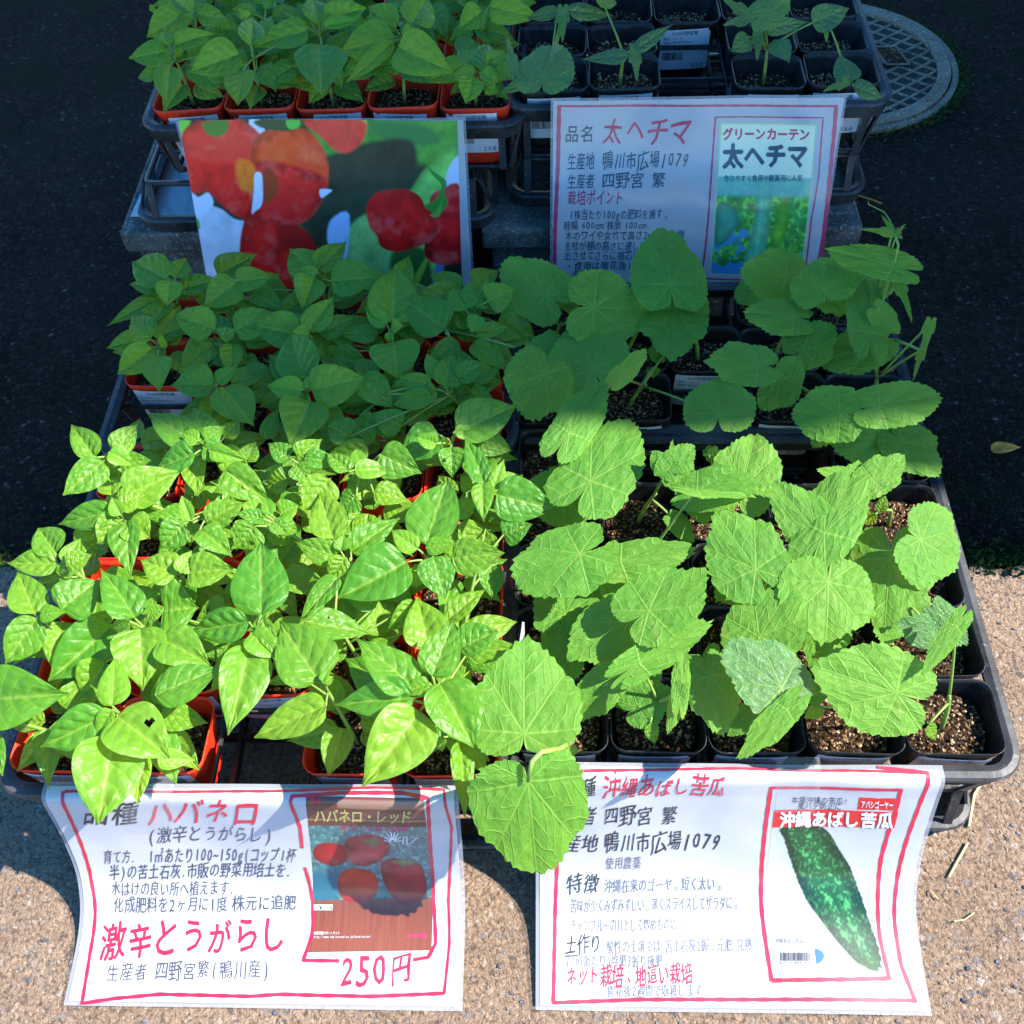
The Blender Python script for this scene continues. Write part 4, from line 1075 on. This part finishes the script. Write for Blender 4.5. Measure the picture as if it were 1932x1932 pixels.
# --- front left sign: habanero
s1 = Sign('habanero_sign', 'laminated habanero sign priced 250 yen taped to the front left tray', [(.341, .1642), (.3258, .1612), (.318, .135), (.305, .09), (.285, .045), (.250, .016), (.182, .006)])
def width_at(s, pl, pr, v=0):
    y, z = s.P[0]; s.x0 = at_y(pl[0], pl[1], y)[0]; s.x1 = at_y(pr[0], pr[1], y)[0]; s.W = s.x1-s.x0; s.t.location = ((s.x0+s.x1)/2, y, z)
width_at(s1, (92, 1482), (866, 1480))
def base_sheet(s, inset=.004, top=True):
    rr_sheet(s, 'laminate', .0, 'lam', -.0006)
    iu, iv = inset/s.W, inset/s.H
    s.grid('paper', iu, 1-iu, iv, 1-iv, 48, 130, 0, 'paper')
base_sheet(s1)
s = s1
s.stroke('border', [(120, 1493), (140, 1560), (172, 1660), (180, 1720), (170, 1800), (155, 1893), (215, 1884), (300, 1876), (470, 1880), (530, 1876), (600, 1878), (700, 1880), (838, 1874)], .0034, 'ink_red')
s.stroke('border', [(122, 1493), (300, 1494), (500, 1493), (700, 1486), (838, 1490), (852, 1560), (846, 1700), (848, 1780), (838, 1876)], .0026, 'ink_red')
s.stroke('border', [(552, 1500), (548, 1512), (566, 1560), (570, 1600)], .0034, 'ink_red'); s.stroke('border', [(575, 1636), (590, 1700), (590, 1760), (572, 1812), (640, 1813)], .0034, 'ink_red')
s.stroke('border', [(552, 1502), (640, 1496), (760, 1496), (808, 1506), (812, 1600), (818, 1700), (822, 1780), (808, 1806), (780, 1811)], .0034, 'ink_red')
s.text('品種', 157, 1552, 262, 1553, 42, 'ink', .012); s.text('ハバネロ', 276, 1553, 490, 1552, 46, 'ink_red', .015)
s.text('(激辛とうがらし)', 278, 1588, 515, 1586, 28, 'ink_grey')
s.text('育て方.', 195, 1627, 256, 1626, 24, 'ink_grey'); s.text('1㎡あたり100~150g(コップ1杯', 280, 1627, 558, 1624, 27, 'ink_grey', .004)
s.text('半)の苦土石灰.市販の野菜用培土を.', 206, 1657, 550, 1652, 27, 'ink_grey', .006)
s.text('水はけの良い所へ植えます.', 210, 1688, 442, 1685, 26, 'ink_grey'); s.text('化成肥料を2ヶ月に1度', 214, 1720, 430, 1716, 28, 'ink_grey', .004); s.text('株元に追肥', 438, 1716, 560, 1714, 28, 'ink_grey', .004)
s.text('激辛とうがらし', 188, 1802, 545, 1792, 66, 'ink_red', .028); s.text('生産者 四野宮繁(鴨川産)', 200, 1850, 512, 1842, 33, 'ink_grey', .003)
s.text('250円', 640, 1858, 782, 1856, 66, 'ink_red', .014, 1.2)
quad = [s.uv(578, 1502), s.uv(800, 1506), s.uv(814, 1793), s.uv(580, 1797)]
def col_hab(U, V):
    p = Pic(U, V, .78); x, y = p.x, p.y
    n = fbm(x*40, y*30, 3)[:, None]; p.c = np.array([.03, .10, .10])*(.4+1.5*n)+np.array([.10, .16, .13])*sst(.55, .75, fbm(x*60, y*50, 5))[:, None]
    p.fill(sst(.02, -.02, x-.28+.8*(y-.55))*sst(.5, .6, y), (.012, .09, .13))
    st = .75+.35*n2(x*180, y*6, 2); p.fill(sst(.735, .745, y), np.array([.17, .045, .02])[None]*st[:, None])
    top = sst(.205, .20, y); p.fill(top, np.array([.10, .032, .022])[None]*np.ones((len(x), 1)))
    p.fill(sst(.006, .002, abs(y-.155)), (.25, .2, .1)); p.fill(sst(.025, .02, abs(y-.035))*sst(.2, .22, x), (.22, .12, .08))
    R1 = (.26, .006, .006)
    p.blob([(.04, .36), (.12, .34), (.21, .36), (.24, .42), (.23, .49), (.14, .52), (.04, .48), (.01, .42)], R1, .004, 6, 2)
    p.blob([(.23, .33), (.32, .28), (.44, .28), (.51, .33), (.52, .40), (.46, .48), (.36, .53), (.27, .51), (.23, .43)], (.24, .010, .008), .004, 5, 3)
    p.blob([(.36, .33), (.41, .31), (.46, .34), (.43, .37), (.38, .36)], (.05, .13, .03), .004)
    p.blob([(.18, .58), (.26, .54), (.38, .57), (.43, .64), (.40, .74), (.30, .76), (.20, .74), (.16, .66)], (.42, .025, .008), .004, 5, 4)
    p.blob([(.46, .50), (.58, .47), (.71, .52), (.74, .62), (.74, .72), (.64, .78), (.54, .76), (.46, .64)], (.24, .006, .010), .004, 5, 5)
    p.blob([(.52, .50), (.62, .47), (.68, .50), (.62, .53)], (.10, .16, .06), .006)
    return np.clip(p.c, 0, 1)
s.grid('printed_photo', 0, 1, 0, 1, 110, 140, .00012, 'print', col_hab, quad=quad)
s.text('ハバネロ・レッド', 592, 1549, 778, 1550, 24, 'print_gold', .05, .2, .00045)
s.text('辛さ・うまさ抜群', 640, 1567, 772, 1568, 11, 'ink_pink', 0, 0, .00045); s.text('激辛', 586, 1516, 606, 1516, 12, 'print_red', .02, 0, .00045)
s.poly('printed_tag', [(592, 1706), (628, 1706), (628, 1717), (592, 1717)], 'print_cream', .00045); s.text('TOKITA', 593, 1716, 628, 1716, 10, 'ink_blue', 0, 0, .00075)
s.text('家庭菜園サポートサイト', 592, 1763, 642, 1763, 6, 'print_white', 0, 0, .00045); s.text('http://www.tokitaseed.co.jp/kateisaien/', 592, 1770, 700, 1769, 6, 'print_white', 0, 0, .00045)
s.text('辛味種', 764, 1770, 806, 1769, 8, 'ink_pink', .01, 0, .00045)
for k_ in range(8):
    a = math.pi*k_/7; s.stroke('printed_flower', [(741+4*math.cos(a), 1587-3*math.sin(a)), (741+17*math.cos(a), 1585-16*math.sin(a))], .0012, 'print_white', .00045)
s.stroke('printed_flower', [(760, 1592), (762, 1578), (768, 1578), (768, 1592), (776, 1590), (786, 1580)], .0009, 'print_white', .00045)

# --- front right sign: bitter gourd
s2 = Sign('bitter_gourd_sign', 'laminated bitter gourd sign with a large green gourd picture taped to the front right tray', [(.3635, .1642), (.3488, .1612), (.340, .135), (.322, .085), (.297, .040), (.262, .014), (.184, .006)])
width_at(s2, (1010, 1432), (1777, 1445)); base_sheet(s2); s = s2
s.stroke('border', [(1655, 1444+4), (1750, 1458), (1738, 1510), (1706, 1600), (1690, 1680), (1688, 1740), (1700, 1820), (1728, 1892)], .0036, 'ink_red')
s.stroke('border', [(1050, 1456), (1200, 1453), (1400, 1450), (1600, 1454), (1752, 1459)], .0026, 'ink_red')
s.stroke('border', [(1054, 1456), (1056, 1560), (1048, 1700), (1046, 1800), (1044, 1892), (1200, 1886), (1400, 1886), (1600, 1886), (1730, 1888)], .0036, 'ink_red')
s.stroke('border', [(1452, 1486), (1500, 1486), (1600, 1488), (1700, 1490), (1690, 1530), (1662, 1620), (1656, 1700), (1660, 1770), (1678, 1846), (1600, 1848), (1456, 1850)], .0038, 'ink_red')
s.stroke('border', [(1455, 1486), (1440, 1600), (1436, 1700), (1445, 1780), (1456, 1852)], .0038, 'ink_red')
s.text('品種', 1068, 1500, 1125, 1500, 34, 'ink', .008); s.text('沖縄あばし苦瓜', 1138, 1502, 1368, 1499, 38, 'ink_red', .012)
s.text('生産者', 1035, 1553, 1126, 1552, 32, 'ink', .004); s.text('四野宮 繁', 1138, 1554, 1278, 1553, 34, 'ink', .004)
s.text('生産地', 1030, 1604, 1130, 1604, 32, 'ink', .004); s.text('鴨川市広場1079', 1140, 1606, 1360, 1602, 36, 'ink', .004)
s.text('使用農薬', 1142, 1638, 1210, 1637, 22, 'ink_pale'); s.text('特徴', 1068, 1682, 1132, 1680, 36, 'ink', .006)
s.text('沖縄在来のゴーヤ。短く太い。', 1140, 1682, 1366, 1678, 24, 'ink_pale'); s.text('苦味が少くみずみずしい。薄くスライスしてサラダに。', 1076, 1720, 1396, 1714, 24, 'ink_pale')
s.text('チャンプルーの具として炒めものに。', 1076, 1757, 1290, 1754, 24, 'ink_pale'); s.text('土作り', 1066, 1797, 1136, 1794, 34, 'ink', .008)
s.text('酸性の土壌では.苦土石灰2握。元肥.完熟', 1144, 1797, 1420, 1792, 24, 'ink_pale'); s.text('(1㎡あたり)堆肥3握り施肥。', 1068, 1822, 1266, 1822, 22, 'ink_pale')
s.stroke('underline', [(1066, 1804), (1092, 1803)], .0012, 'ink')
s.text('ネット栽培、地這い栽培', 1068, 1858, 1308, 1854, 37, 'ink_red', .018); s.text('開花後2週間で収穫します。', 1146, 1880, 1342, 1878, 23, 'ink_pale')
quad = [s.uv(1466, 1495), s.uv(1683, 1499), s.uv(1662+12, 1838), s.uv(1462, 1840)]
def col_goya(U, V):
    p = Pic(U, V, .64); x, y = p.x, p.y; p.c[:] = (.39, .39, .41)
    spine = [(.11, .20), (.24, .42), (.42, .68), (.575, .94)]
    out = [(.05, .26), (.08, .20), (.12, .195), (.21, .20), (.285, .235), (.345, .29), (.39, .36), (.44, .43), (.485, .50), (.53, .60), (.565, .68), (.595, .78), (.62, .88), (.62, .955), (.585, .99), (.53, .975), (.47, .945), (.41, .885), (.36, .83), (.30, .755), (.24, .68), (.19, .59), (.15, .50), (.11, .40), (.08, .32)]
    sh, _ = inpoly(x+.03, y-.02, out, .07); p.fill(sh*.45, (.20, .30, .26))
    j = .006*np.sin(x*160)*np.sin(y*150)
    m, sd_ = inpoly(x+j, y+j, out, .004)
    ax = (x-.10)*.55+(y-.2)*.83; ac = (x-.10)*.83-(y-.2)*.55+.04*np.sin(ax*9)
    ridge = np.sin(ac*75+2.5*fbm(x*7, y*7, 2)); wart = fbm(x*48, y*40, 7); w2 = sst(.5, .75, n2(x*55, y*46, 9))
    b = .28+.25*sst(-.3, 1, ridge)+.5*wart*w2+.35*w2*sst(0, 1, ridge)
    b = b*(.75+.6*n2(x*30, y*26, 4)); bm = n2(x*95, y*78, 4); b = .35+.45*sst(-.4, .9, ridge)*fbm(x*20, y*20, 6)+.55*sst(.45, .8, bm)
    lc = np.array([.008, .068, .018])[None]*(.2+b*1.2)[:, None]+np.array([.035, .11, .035])*(sst(.75, 1.15, b)[:, None])
    lc = lc*(.40+.95*sst(0, .10, sd_))[:, None]; lc = lc+np.array([.01, .03, .004])*sst(.85, 1, y)[:, None]
    p.fill(m, lc); return np.clip(p.c, 0, 1)
s.grid('printed_photo', 0, 1, 0, 1, 130, 190, .00012, 'print', col_goya, quad=quad)
s.grid('printed_banner', 0, 1, 0, 1, 20, 14, .0003, 'print_red', quad=[s.uv(1461, 1528), s.uv(1695, 1532), s.uv(1687, 1562), s.uv(1457, 1561)])
s.text('沖縄あばし苦瓜', 1470, 1558, 1684, 1559, 27, 'print_white', .045, 0, .00075)
s.text('本場沖縄の苦瓜!', 1493, 1514, 1600, 1517, 12, 'print_ink', 0, 0, .00045); s.text('夏バテ防止に', 1505, 1525, 1588, 1527, 12, 'print_ink', 0, 0, .00045)
s.poly('printed_tag', [(1621, 1504), (1690, 1506), (1685, 1529), (1617, 1527)], 'print_red', .0003); s.text('アバシゴーヤー', 1624, 1522, 1685, 1524, 13, 'print_white', .03, 0, .00075)
s.text('沖縄あばし苦瓜', 1462, 1779, 1516, 1779, 9, 'print_ink', 0, 0, .00045); s.text('4571118041022', 1470, 1820, 1532, 1819, 7, 'print_ink', 0, 0, .00045)
rd = random.Random(3); x = 1472.0
while x < 1528:
    w_ = rd.choice((.8, 1.4, 2.2)); s.poly('barcode_bar', [(x, 1797), (x+w_, 1797), (x+w_, 1813), (x, 1813)], 'print_ink', .00045); x += w_+rd.choice((.9, 1.6))
s.poly('printed_tag', [(1537, 1789), (1547, 1792), (1554, 1799), (1555, 1806), (1550, 1814), (1541, 1820)], 'print_blue', .00045)

# --- back left sign: photograph of red peppers
s3 = Sign('pepper_photo_sign', 'laminated photo of red habanero peppers hanging from the back left tray', [(1.122, .328), (1.108, .26), (1.09, .17), (1.074, .068)])
width_at(s3, (326, 214), (878, 218)); base_sheet(s3, .003); s = s3
quad = [s.uv(337, 227), s.uv(863, 227), s.uv(873, 575), s.uv(400, 575)]
SK = (.40, .52, .64)
def col_pep(U, V):
    # coordinates: pixels of the photograph (1932 wide)
    p = Pic(U, V, 1.5); xl, xr = 337+63*V, 863+10*V; X = xl+(xr-xl)*U; Y = 227+348*V; p.x, p.y = X, Y; x, y = X, Y
    n = fbm(x/30, y/30, 1)[:, None]
    p.c = np.array([.012, .025, .014])*(.5+1.6*n)
    def bl(pts, col, soft=3, rim=0, shade=None, hl=0): p.blob(pts, col, soft*.6, shade, hl, rim)
    bl([(600, 225), (870, 225), (868, 290), (800, 300), (700, 290), (620, 300)], (.05, .22, .03), 14, 0, .06)
    bl([(640, 225), (690, 225), (680, 262), (645, 305), (640, 260)], (.33, .62, .10), 5, 0)
    bl([(700, 230), (800, 235), (830, 262), (760, 268), (710, 250)], (.03, .14, .04), 8)
    bl([(700, 262), (780, 262), (770, 330), (640, 350), (560, 360), (560, 300), (620, 285)], (.022, .028, .018), 10, 0, .05)
    bl([(870, 290), (810, 300), (770, 350), (720, 380), (690, 420), (660, 430), (652, 440), (650, 500), (690, 540), (760, 560), (800, 575), (870, 575)], (.12, .40, .08), 6, 18, .05)
    bl([(655, 420), (700, 385), (740, 400), (742, 470), (760, 560), (690, 540), (655, 480)], (.14, .40, .12), 8, 0, .04)
    bl([(850, 300), (870, 290), (872, 360), (840, 340)], (.30, .42, .55), 4)
    bl([(625, 400), (660, 390), (650, 500), (635, 470), (618, 440)], (.22, .40, .62), 5)
    bl([(740, 465), (800, 460), (820, 575), (750, 575)], (.02, .09, .02), 8); bl([(820, 500), (835, 480), (838, 575), (815, 575)], (.10, .16, .34), 6)
    bl([(770, 540), (800, 480), (806, 486), (780, 550)], (.14, .36, .03), 3)
    bl([(840, 480), (880, 470), (880, 580), (840, 580)], (.01, .015, .012), 8)
    bl([(372, 385), (410, 380), (440, 400), (466, 408), (466, 440), (455, 500), (440, 580), (400, 580), (385, 500)], SK, 4, 0, .02)
    bl([(356, 348), (372, 360), (392, 352), (400, 376), (370, 400)], SK, 4); bl([(337, 227), (360, 227), (345, 250), (338, 260)], (.10, .45, .04), 3)
    bl([(366, 398), (374, 404), (376, 420), (368, 410)], (.05, .3, .04), 2)
    bl([(470, 225), (486, 225), (500, 250), (484, 300), (470, 290)], SK, 4)
    RD = (.62, .010, .008); RL = (.74, .035, .022)
    bl([(345, 245), (380, 228), (430, 225), (470, 235), (500, 270), (500, 330), (480, 385), (462, 398), (430, 385), (395, 350), (356, 345), (345, 290)], RL, 4, 34, .03, 6)
    bl([(350, 290), (400, 300), (440, 300), (470, 340), (460, 396), (420, 375), (390, 350), (356, 350)], RD, 8, 0, .025, 6)
    bl([(478, 262), (520, 240), (570, 240), (600, 260), (620, 300), (615, 350), (590, 390), (560, 410), (510, 415), (476, 400), (470, 330)], (.74, .07, .012), 4, 34, .03, 4)
    bl([(470, 300), (540, 300), (610, 320), (612, 350), (590, 392), (550, 412), (500, 420), (460, 400), (480, 350)], RD, 9, 30, .02, 6)
    bl([(445, 295), (475, 300), (485, 330), (470, 350), (450, 340)], (.62, .14, .01), 8, 0, .1)
    bl([(570, 225), (680, 225), (690, 250), (670, 275), (640, 280), (600, 250)], (.6, .04, .03), 5, 0, .04)
    bl([(470, 380), (500, 395), (520, 400), (560, 410), (585, 430), (592, 465), (585, 500), (560, 530), (520, 550), (480, 540), (455, 500), (452, 440)], (.62, .010, .008), 4, 34, .03, 6)
    bl([(520, 420), (560, 412), (600, 460), (590, 500), (560, 480)], (.28, .006, .006), 8)
    bl([(480, 318), (494, 322), (494, 370), (480, 386), (474, 388), (478, 350)], SK, 2); bl([(496, 310), (520, 320), (525, 350), (500, 372)], (.25, .03, .008), 6)
    bl([(384, 230), (430, 228), (424, 250), (400, 254), (386, 244)], (.05, .16, .02), 3); bl([(484, 228), (570, 228), (566, 240), (530, 246), (490, 240)], (.03, .06, .02), 4); bl([(540, 228), (566, 228), (562, 240), (545, 242)], (.07, .38, .05), 3)
    bl([(640, 400), (652, 385), (640, 440), (620, 450)], (.6, .66, .7), 3) if False else None
    bl([(604, 345), (626, 345), (620, 352), (606, 360)], SK, 2)
    for k_ in range(6):
        u_ = (x-655)*.8+(y-400)*.45-14-26*k_; p.fill(.35*sst(2.4, 0, abs(u_+6*np.sin(y/14)))*inpoly(x, y, [(655, 420), (700, 385), (740, 400), (742, 470), (760, 560), (690, 540), (655, 480)], 4)[0], (.05, .22, .06))
    # right hand pepper with its stalk
    bl([(830, 345), (870, 342), (875, 470), (850, 490), (815, 485), (800, 460), (810, 400), (812, 360)], (.50, .008, .01), 3, 26, .02, 3)
    bl([(692, 375), (712, 350), (760, 344), (790, 355), (803, 375), (822, 395), (828, 420), (810, 445), (780, 455), (750, 462), (720, 452), (712, 430), (698, 412)], (.62, .010, .008), 3, 34, .02, 5)
    bl([(806, 300), (818, 312), (842, 330), (838, 350), (845, 370), (828, 390), (812, 384), (800, 375), (818, 366), (830, 350), (832, 335), (815, 318)], (.02, .17, .02), 2)
    bl([(812, 392), (822, 385), (834, 368), (830, 392), (820, 396)], (.06, .26, .03), 3)
    gl_ = sst(4, 0, np.hypot((x-735)*.5, y-402)-3); p.fill(gl_*.5, (.6, .05, .12))
    return np.clip(p.c*np.array([1.6, 1.4, 1.35]), 0, .92)
s.grid('printed_photo', 0, 1, 0, 1, 300, 200, .00012, 'print', col_pep, quad=quad)

# --- back right sign: luffa
s4 = Sign('luffa_sign', 'laminated luffa sign with seed packet picture hanging from the back right tray', [(1.146, .337), (1.128, .28), (1.096, .19), (1.072, .085)])
width_at(s4, (1039, 182), (1598, 182)); base_sheet(s4, .003); s = s4
s.stroke('border', [(1053, 200), (1200, 199), (1400, 199), (1578, 200)], .0026, 'ink_pink'); s.stroke('border', [(1578, 198), (1573, 260), (1564, 350), (1553, 450), (1540, 545), (1420, 552), (1300, 551), (1046, 548), (1047, 440), (1053, 300), (1055, 200)], .0050, 'ink_pink')
s.text('品名', 1066, 266, 1120, 266, 30, 'ink_blue', .012); s.text('太ヘチマ', 1135, 270, 1305, 268, 50, 'ink_pink', .012)
s.text('生産地', 1070, 318, 1122, 316, 30, 'ink_blue', .008); s.text('鴨川市広場1079', 1136, 318, 1300, 314, 32, 'ink_blue', .008)
s.text('生産者', 1070, 354, 1122, 352, 26, 'ink_blue', .008); s.text('四野宮 繁', 1134, 353, 1256, 352, 28, 'ink_blue', .008)
s.text('栽培ポイント', 1070, 385, 1178, 383, 26, 'ink_pink', .012)
s.text('1株当たり100gの肥料を施す。', 1074, 413, 1264, 411, 18, 'ink_blue', .004); s.text('畦幅 600cm 株間 100cm.', 1064, 432, 1226, 431, 16, 'ink_blue', .004)
s.text('木のワイや女竹で高さ2m前後の棚', 1066, 452, 1290, 450, 17, 'ink_blue', .004); s.text('主枝が棚の高さに達したら摘心', 1064, 472, 1264, 471, 17, 'ink_blue', .004)
s.text('出させてさらに摘芯して側枝を', 1064, 490, 1264, 489, 17, 'ink_blue', .004); s.text('・食用は開花後10日', 1066, 509, 1220, 508, 16, 'ink_blue', .004); s.text('・収穫', 1066, 526, 1110, 525, 16, 'ink_blue', .004)
s.stroke('border', [(1350, 221), (1553, 222), (1545, 330), (1530, 420), (1518, 527)], .0016, 'ink_pink'); s.stroke('border', [(1350, 220), (1342, 330), (1334, 440), (1324, 525), (1516, 528)], .0022, 'ink_pink')
quad = [s.uv(1359, 231), s.uv(1542, 233), s.uv(1512, 520), s.uv(1338, 518)]
def col_luf(U, V):
    p = Pic(U, V, .63); x, y = p.x, p.y; n = fbm(x*14, y*14, 4)[:, None]; m_ = fbm(x*30, y*30, 8)[:, None]
    p.c = np.array([.03, .20, .04])*(.3+1.6*n)+np.array([.12, .35, .02])*sst(.5, .7, m_[:, 0])[:, None]*.8
    p.fill(sst(.55, .62, fbm(x*6+2, y*7, 3))*sst(.55, .7, y), (.03, .20, .40))
    p.blob([(.26, .34), (.36, .34), (.37, .6), (.36, .85), (.30, .99), (.22, .98), (.24, .8), (.27, .6)], (.10, .42, .22), .006, 20, 0)
    p.fill(sst(.5, .9, np.sin(x*160))*inpoly(x, y, [(.26, .34), (.36, .34), (.37, .6), (.36, .85), (.30, .99), (.22, .98), (.24, .8), (.27, .6)], .005)[0]*.4, (.03, .25, .14))
    p.blob([(.42, .50), (.47, .48), (.50, .60), (.48, .74), (.42, .80), (.39, .72), (.41, .6)], (.09, .36, .03), .006, 20, 0)
    p.blob([(.02, .5), (.12, .52), (.17, .6), (.12, .72), (.02, .78)], (.04, .26, .16), .01, 9, 0)
    p.fill(.8*sst(.47, .43, y)*(1-inpoly(x, y, [(.26, .34), (.36, .34), (.37, .6), (.36, .85)], .02)[0]*.4), (.14, .36, .32)); 
    p.fill(sst(.335, .325, y), (.50, .55, .40)); p.fill(1-sst(.008, .014, np.minimum(np.minimum(x, .63-x), np.minimum(y, 1-y))), (.30, .42, .22))
    return np.clip(p.c*1.25, 0, .9)
s.grid('printed_photo', 0, 1, 0, 1, 90, 130, .00012, 'print', col_luf, quad=quad)
s.text('グリーンカーテン', 1363, 262, 1528, 263, 21, 'ink_pink', .04, 0, .00045); s.text('太ヘチマ', 1363, 313, 1524, 312, 42, 'ink_blue', .05, 0, .00045); s.text('作りやすく食用や観賞用に人気', 1366, 342, 1514, 341, 12, 'ink_blue', .01, 0, .00045)

# adhesive strips that hold the signs
def strip(sg, x0, x1, lab):
    mb = MB(); y, z = sg.P[0]; mb.V = []
    P = [(x, a, b) for a, b in ((y+.006, z+.0022), (y-.006, z+.0018), (y-.0145, z-.0010), (y-.021, z-.020), (y-.029, z-.045)) for x in (x0, x1)]
    o = mesh('adhesive_strip', P, [(2*i+1, 2*i, 2*i+2, 2*i+3) for i in range(4)], 'tape', None); tag(o, lab, 'tape')
strip(s1, s1.x0+.07, s1.x0+.12, 'clear tape strip near the left end of the habanero sign')
strip(s2, s2.x1-.15, s2.x1-.11, 'clear tape strip near the right end of the bitter gourd sign')

# ---------------------------------------------------------------- small things
def paper_on_block():
    q = [at(*p, ZB+.0015) for p in ((303, 285), (420, 285), (420, 408), (246, 409))]
    up = [p+np.array([0, 0, .0008]) for p in q]
    o = mesh('paper_sheet', q+up, [(0, 1, 2, 3), (7, 6, 5, 4), (0, 4, 5, 1), (1, 5, 6, 2), (2, 6, 7, 3), (3, 7, 4, 0)], 'paper'); tag(o, 'white paper sheet lying on the left concrete block under the empty tray', 'paper')
paper_on_block()
def straw(pts, r, lab, mat='straw', ct='straw'):
    mb = MB(); P = [at(*p, .003) for p in pts]; mb.tube(P, r, 5); o = mb.build('straw' if mat == 'straw' else 'twig', mat); tag(o, lab, ct)
straw([(1790, 1655), (1808, 1622), (1826, 1590)], .0012, 'pale straw on the paving below the empty tray corner')
straw([(1828, 1560), (1838, 1500), (1850, 1480)], .0016, 'pale straw leaning beside the lower tray corner')
straw([(1755, 1680), (1770, 1697)], .0008, 'tiny bent straw beside the bitter gourd sign')
straw([(1800, 1738), (1820, 1735), (1838, 1722)], .0007, 'thin curved straw at the lower right of the paving')
straw([(1610, 366), (1640, 375), (1664, 384)], .0016, 'thin brown twig on the dark asphalt right of the luffa sign', 'dry_leaf', 'twig')
def dry_leaf():
    B, T = at(1868, 850, .004), at(1925, 842, .012); V, Fc, UV = pepper_leaf(np.linalg.norm(T-B), .017, 5, .5, .1); s_, a, n = frame_from(B, T, 8)
    V = np.array(V); o = mesh('fallen_leaf', B+V[:, [0]]*s_+V[:, [1]]*a+V[:, [2]]*n+[0, 0, .002], Fc, 'dry_leaf', smooth=True, uv=UV); tag(o, 'curled brown fallen leaf on the dark asphalt at the right edge', 'leaf')
dry_leaf()
def plant_tag():
    a = at(*cv('B', 1432, 790), ZR+.004); b = at(*cv('B', 1440, 655), ZR+.03)
    o = mesh('plant_marker', [a+[-.003, 0, 0], a+[.003, 0, 0], b+[.001, 0, 0], b+[-.001, 0, 0], a+[-.003, .001, 0], a+[.003, .001, 0], b+[.001, .001, 0], b+[-.001, .001, 0]], [(0, 1, 2, 3), (7, 6, 5, 4), (0, 4, 5, 1), (1, 5, 6, 2), (2, 6, 7, 3), (3, 7, 4, 0)], 'sticker')
    tag(o, 'pale pointed plant marker between the two front trays', 'plant marker')
plant_tag()
